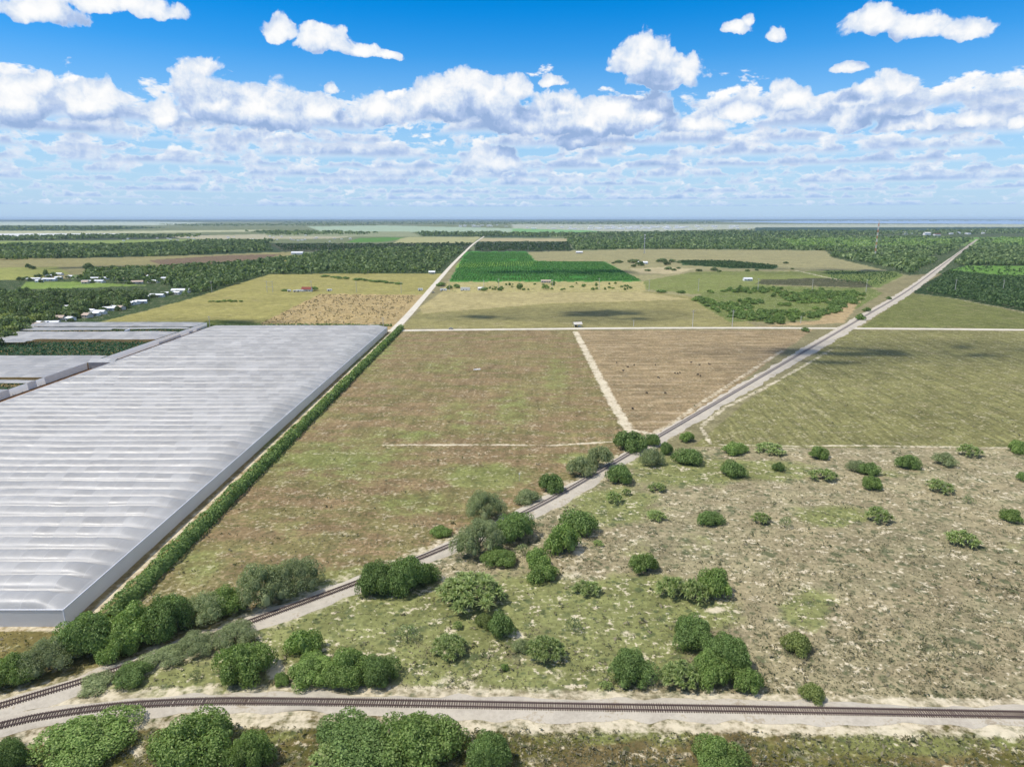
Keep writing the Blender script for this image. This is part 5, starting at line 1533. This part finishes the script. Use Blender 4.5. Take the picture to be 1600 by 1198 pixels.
m_, k, bs = new_mat('lake_water')
pos = k.n('ShaderNodeNewGeometry').outputs['Position']
bs.inputs['Base Color'].default_value = (.22, .30, .42, 1); bs.inputs['Roughness'].default_value = .35; bs.inputs['Specular IOR Level'].default_value = .5
bp = k.n('ShaderNodeBump'); bp.inputs['Strength'].default_value = .25; bp.inputs['Distance'].default_value = 2.0
k.put(bp.inputs['Height'], k.noise(pos, 1 / 40, 3.0)); k.t.links.new(bp.outputs[0], bs.inputs['Normal'])
lake = [(1120,346.6),(1250,345.2),(1450,344.4),(1800,343.8),(2100,343.6),(2100,350.5),(1600,350.2),(1400,349.2),(1250,348.6)]
v = np.array([list(G(*p, z=1.0)) for p in lake])
tag(link('lake', mesh_np('lake', v, [list(range(len(lake)))], m_)), kind='structure')

# ------------------------------------------------------------------ unseen overhead clouds, added to cast soft shade on the fields
m_, k, bs = new_mat('shadow_cloud_film')
bs.inputs['Base Color'].default_value = (.9, .9, .9, 1); bs.inputs['Roughness'].default_value = 1.0; bs.inputs['Specular IOR Level'].default_value = 0
tp = k.n('ShaderNodeBsdfTransparent'); mx = k.n('ShaderNodeMixShader'); mx.inputs[0].default_value = .955
out = [n_ for n_ in k.t.nodes if n_.type == 'OUTPUT_MATERIAL'][0]
k.t.links.new(bs.outputs[0], mx.inputs[1]); k.t.links.new(tp.outputs[0], mx.inputs[2]); k.t.links.new(mx.outputs[0], out.inputs[0])
def add_shadow_cloud(px, py, rx, ry, seed, alt=1100.0):
    p = G(px, py); t = alt / sdir.z; c = Vector((p.x + sdir.x * t, p.y + sdir.y * t, alt))
    rg = np.random.default_rng(seed); V, Fs, b_ = [], [], 0
    th = np.linspace(0, math.pi, 9); ph = np.linspace(0, 2 * math.pi, 15)[:-1]
    for i in range(22):
        r_ = rg.uniform(0, 1) ** .6; a_ = rg.uniform(0, 6.28); s_ = rg.uniform(.25, .5) * (1.15 - .5 * r_)
        o3 = np.array([rx * r_ * math.cos(a_) * .8, ry * r_ * math.sin(a_) * .8, rg.uniform(0, 30)])
        T, P_ = np.meshgrid(th, ph, indexing='ij')
        rr_ = 1 + .22 * np.sin(3 * P_ + rg.uniform(0, 6)) * np.sin(T) + .12 * np.sin(5 * P_ + 2 * T)
        g = np.stack([np.sin(T) * np.cos(P_) * rx * s_ * rr_, np.sin(T) * np.sin(P_) * ry * s_ * rr_, np.cos(T) * 45 * s_ * 2], -1).reshape(-1, 3) + o3
        n_, k_ = len(th), len(ph); idx = np.arange(n_ * k_).reshape(n_, k_) + b_
        Fs.append(np.stack([idx[:-1], np.roll(idx, -1, 1)[:-1], np.roll(idx, -1, 1)[1:], idx[1:]], -1).reshape(-1, 4)); V.append(g); b_ += n_ * k_
    tag(link('shadow_cloud', mesh_np('shadow_cloud', np.concatenate(V), np.concatenate(Fs), m_, smooth=True), None, c), kind='structure')
add_shadow_cloud(880, 494, 190, 90, 1)
add_shadow_cloud(1500, 556, 230, 100, 2)
add_shadow_cloud(300, 507, 150, 45, 3)
add_shadow_cloud(880, 426, 190, 150, 4)
add_shadow_cloud(1250, 425, 260, 160, 6)
add_shadow_cloud(180, 420, 260, 170, 8)

# ------------------------------------------------------------------ air
def build_haze():
    mb = MB(); mb.box(-100000, 100000, -75000, 100000, -1.0, 150.0)
    m2 = bpy.data.materials.new('hazy_air'); m2.use_nodes = True; t = m2.node_tree; t.nodes.clear()
    k2 = NT(t); out = k2.n('ShaderNodeOutputMaterial'); pv = k2.n('ShaderNodeVolumePrincipled')
    pv.inputs['Color'].default_value = (.66, .84, 1.0, 1); pv.inputs['Density'].default_value = 2.3e-5; pv.inputs['Anisotropy'].default_value = 0.0
    t.links.new(pv.outputs[0], out.inputs['Volume'])
    tag(mb.build('haze', m2), kind='stuff')
build_haze()
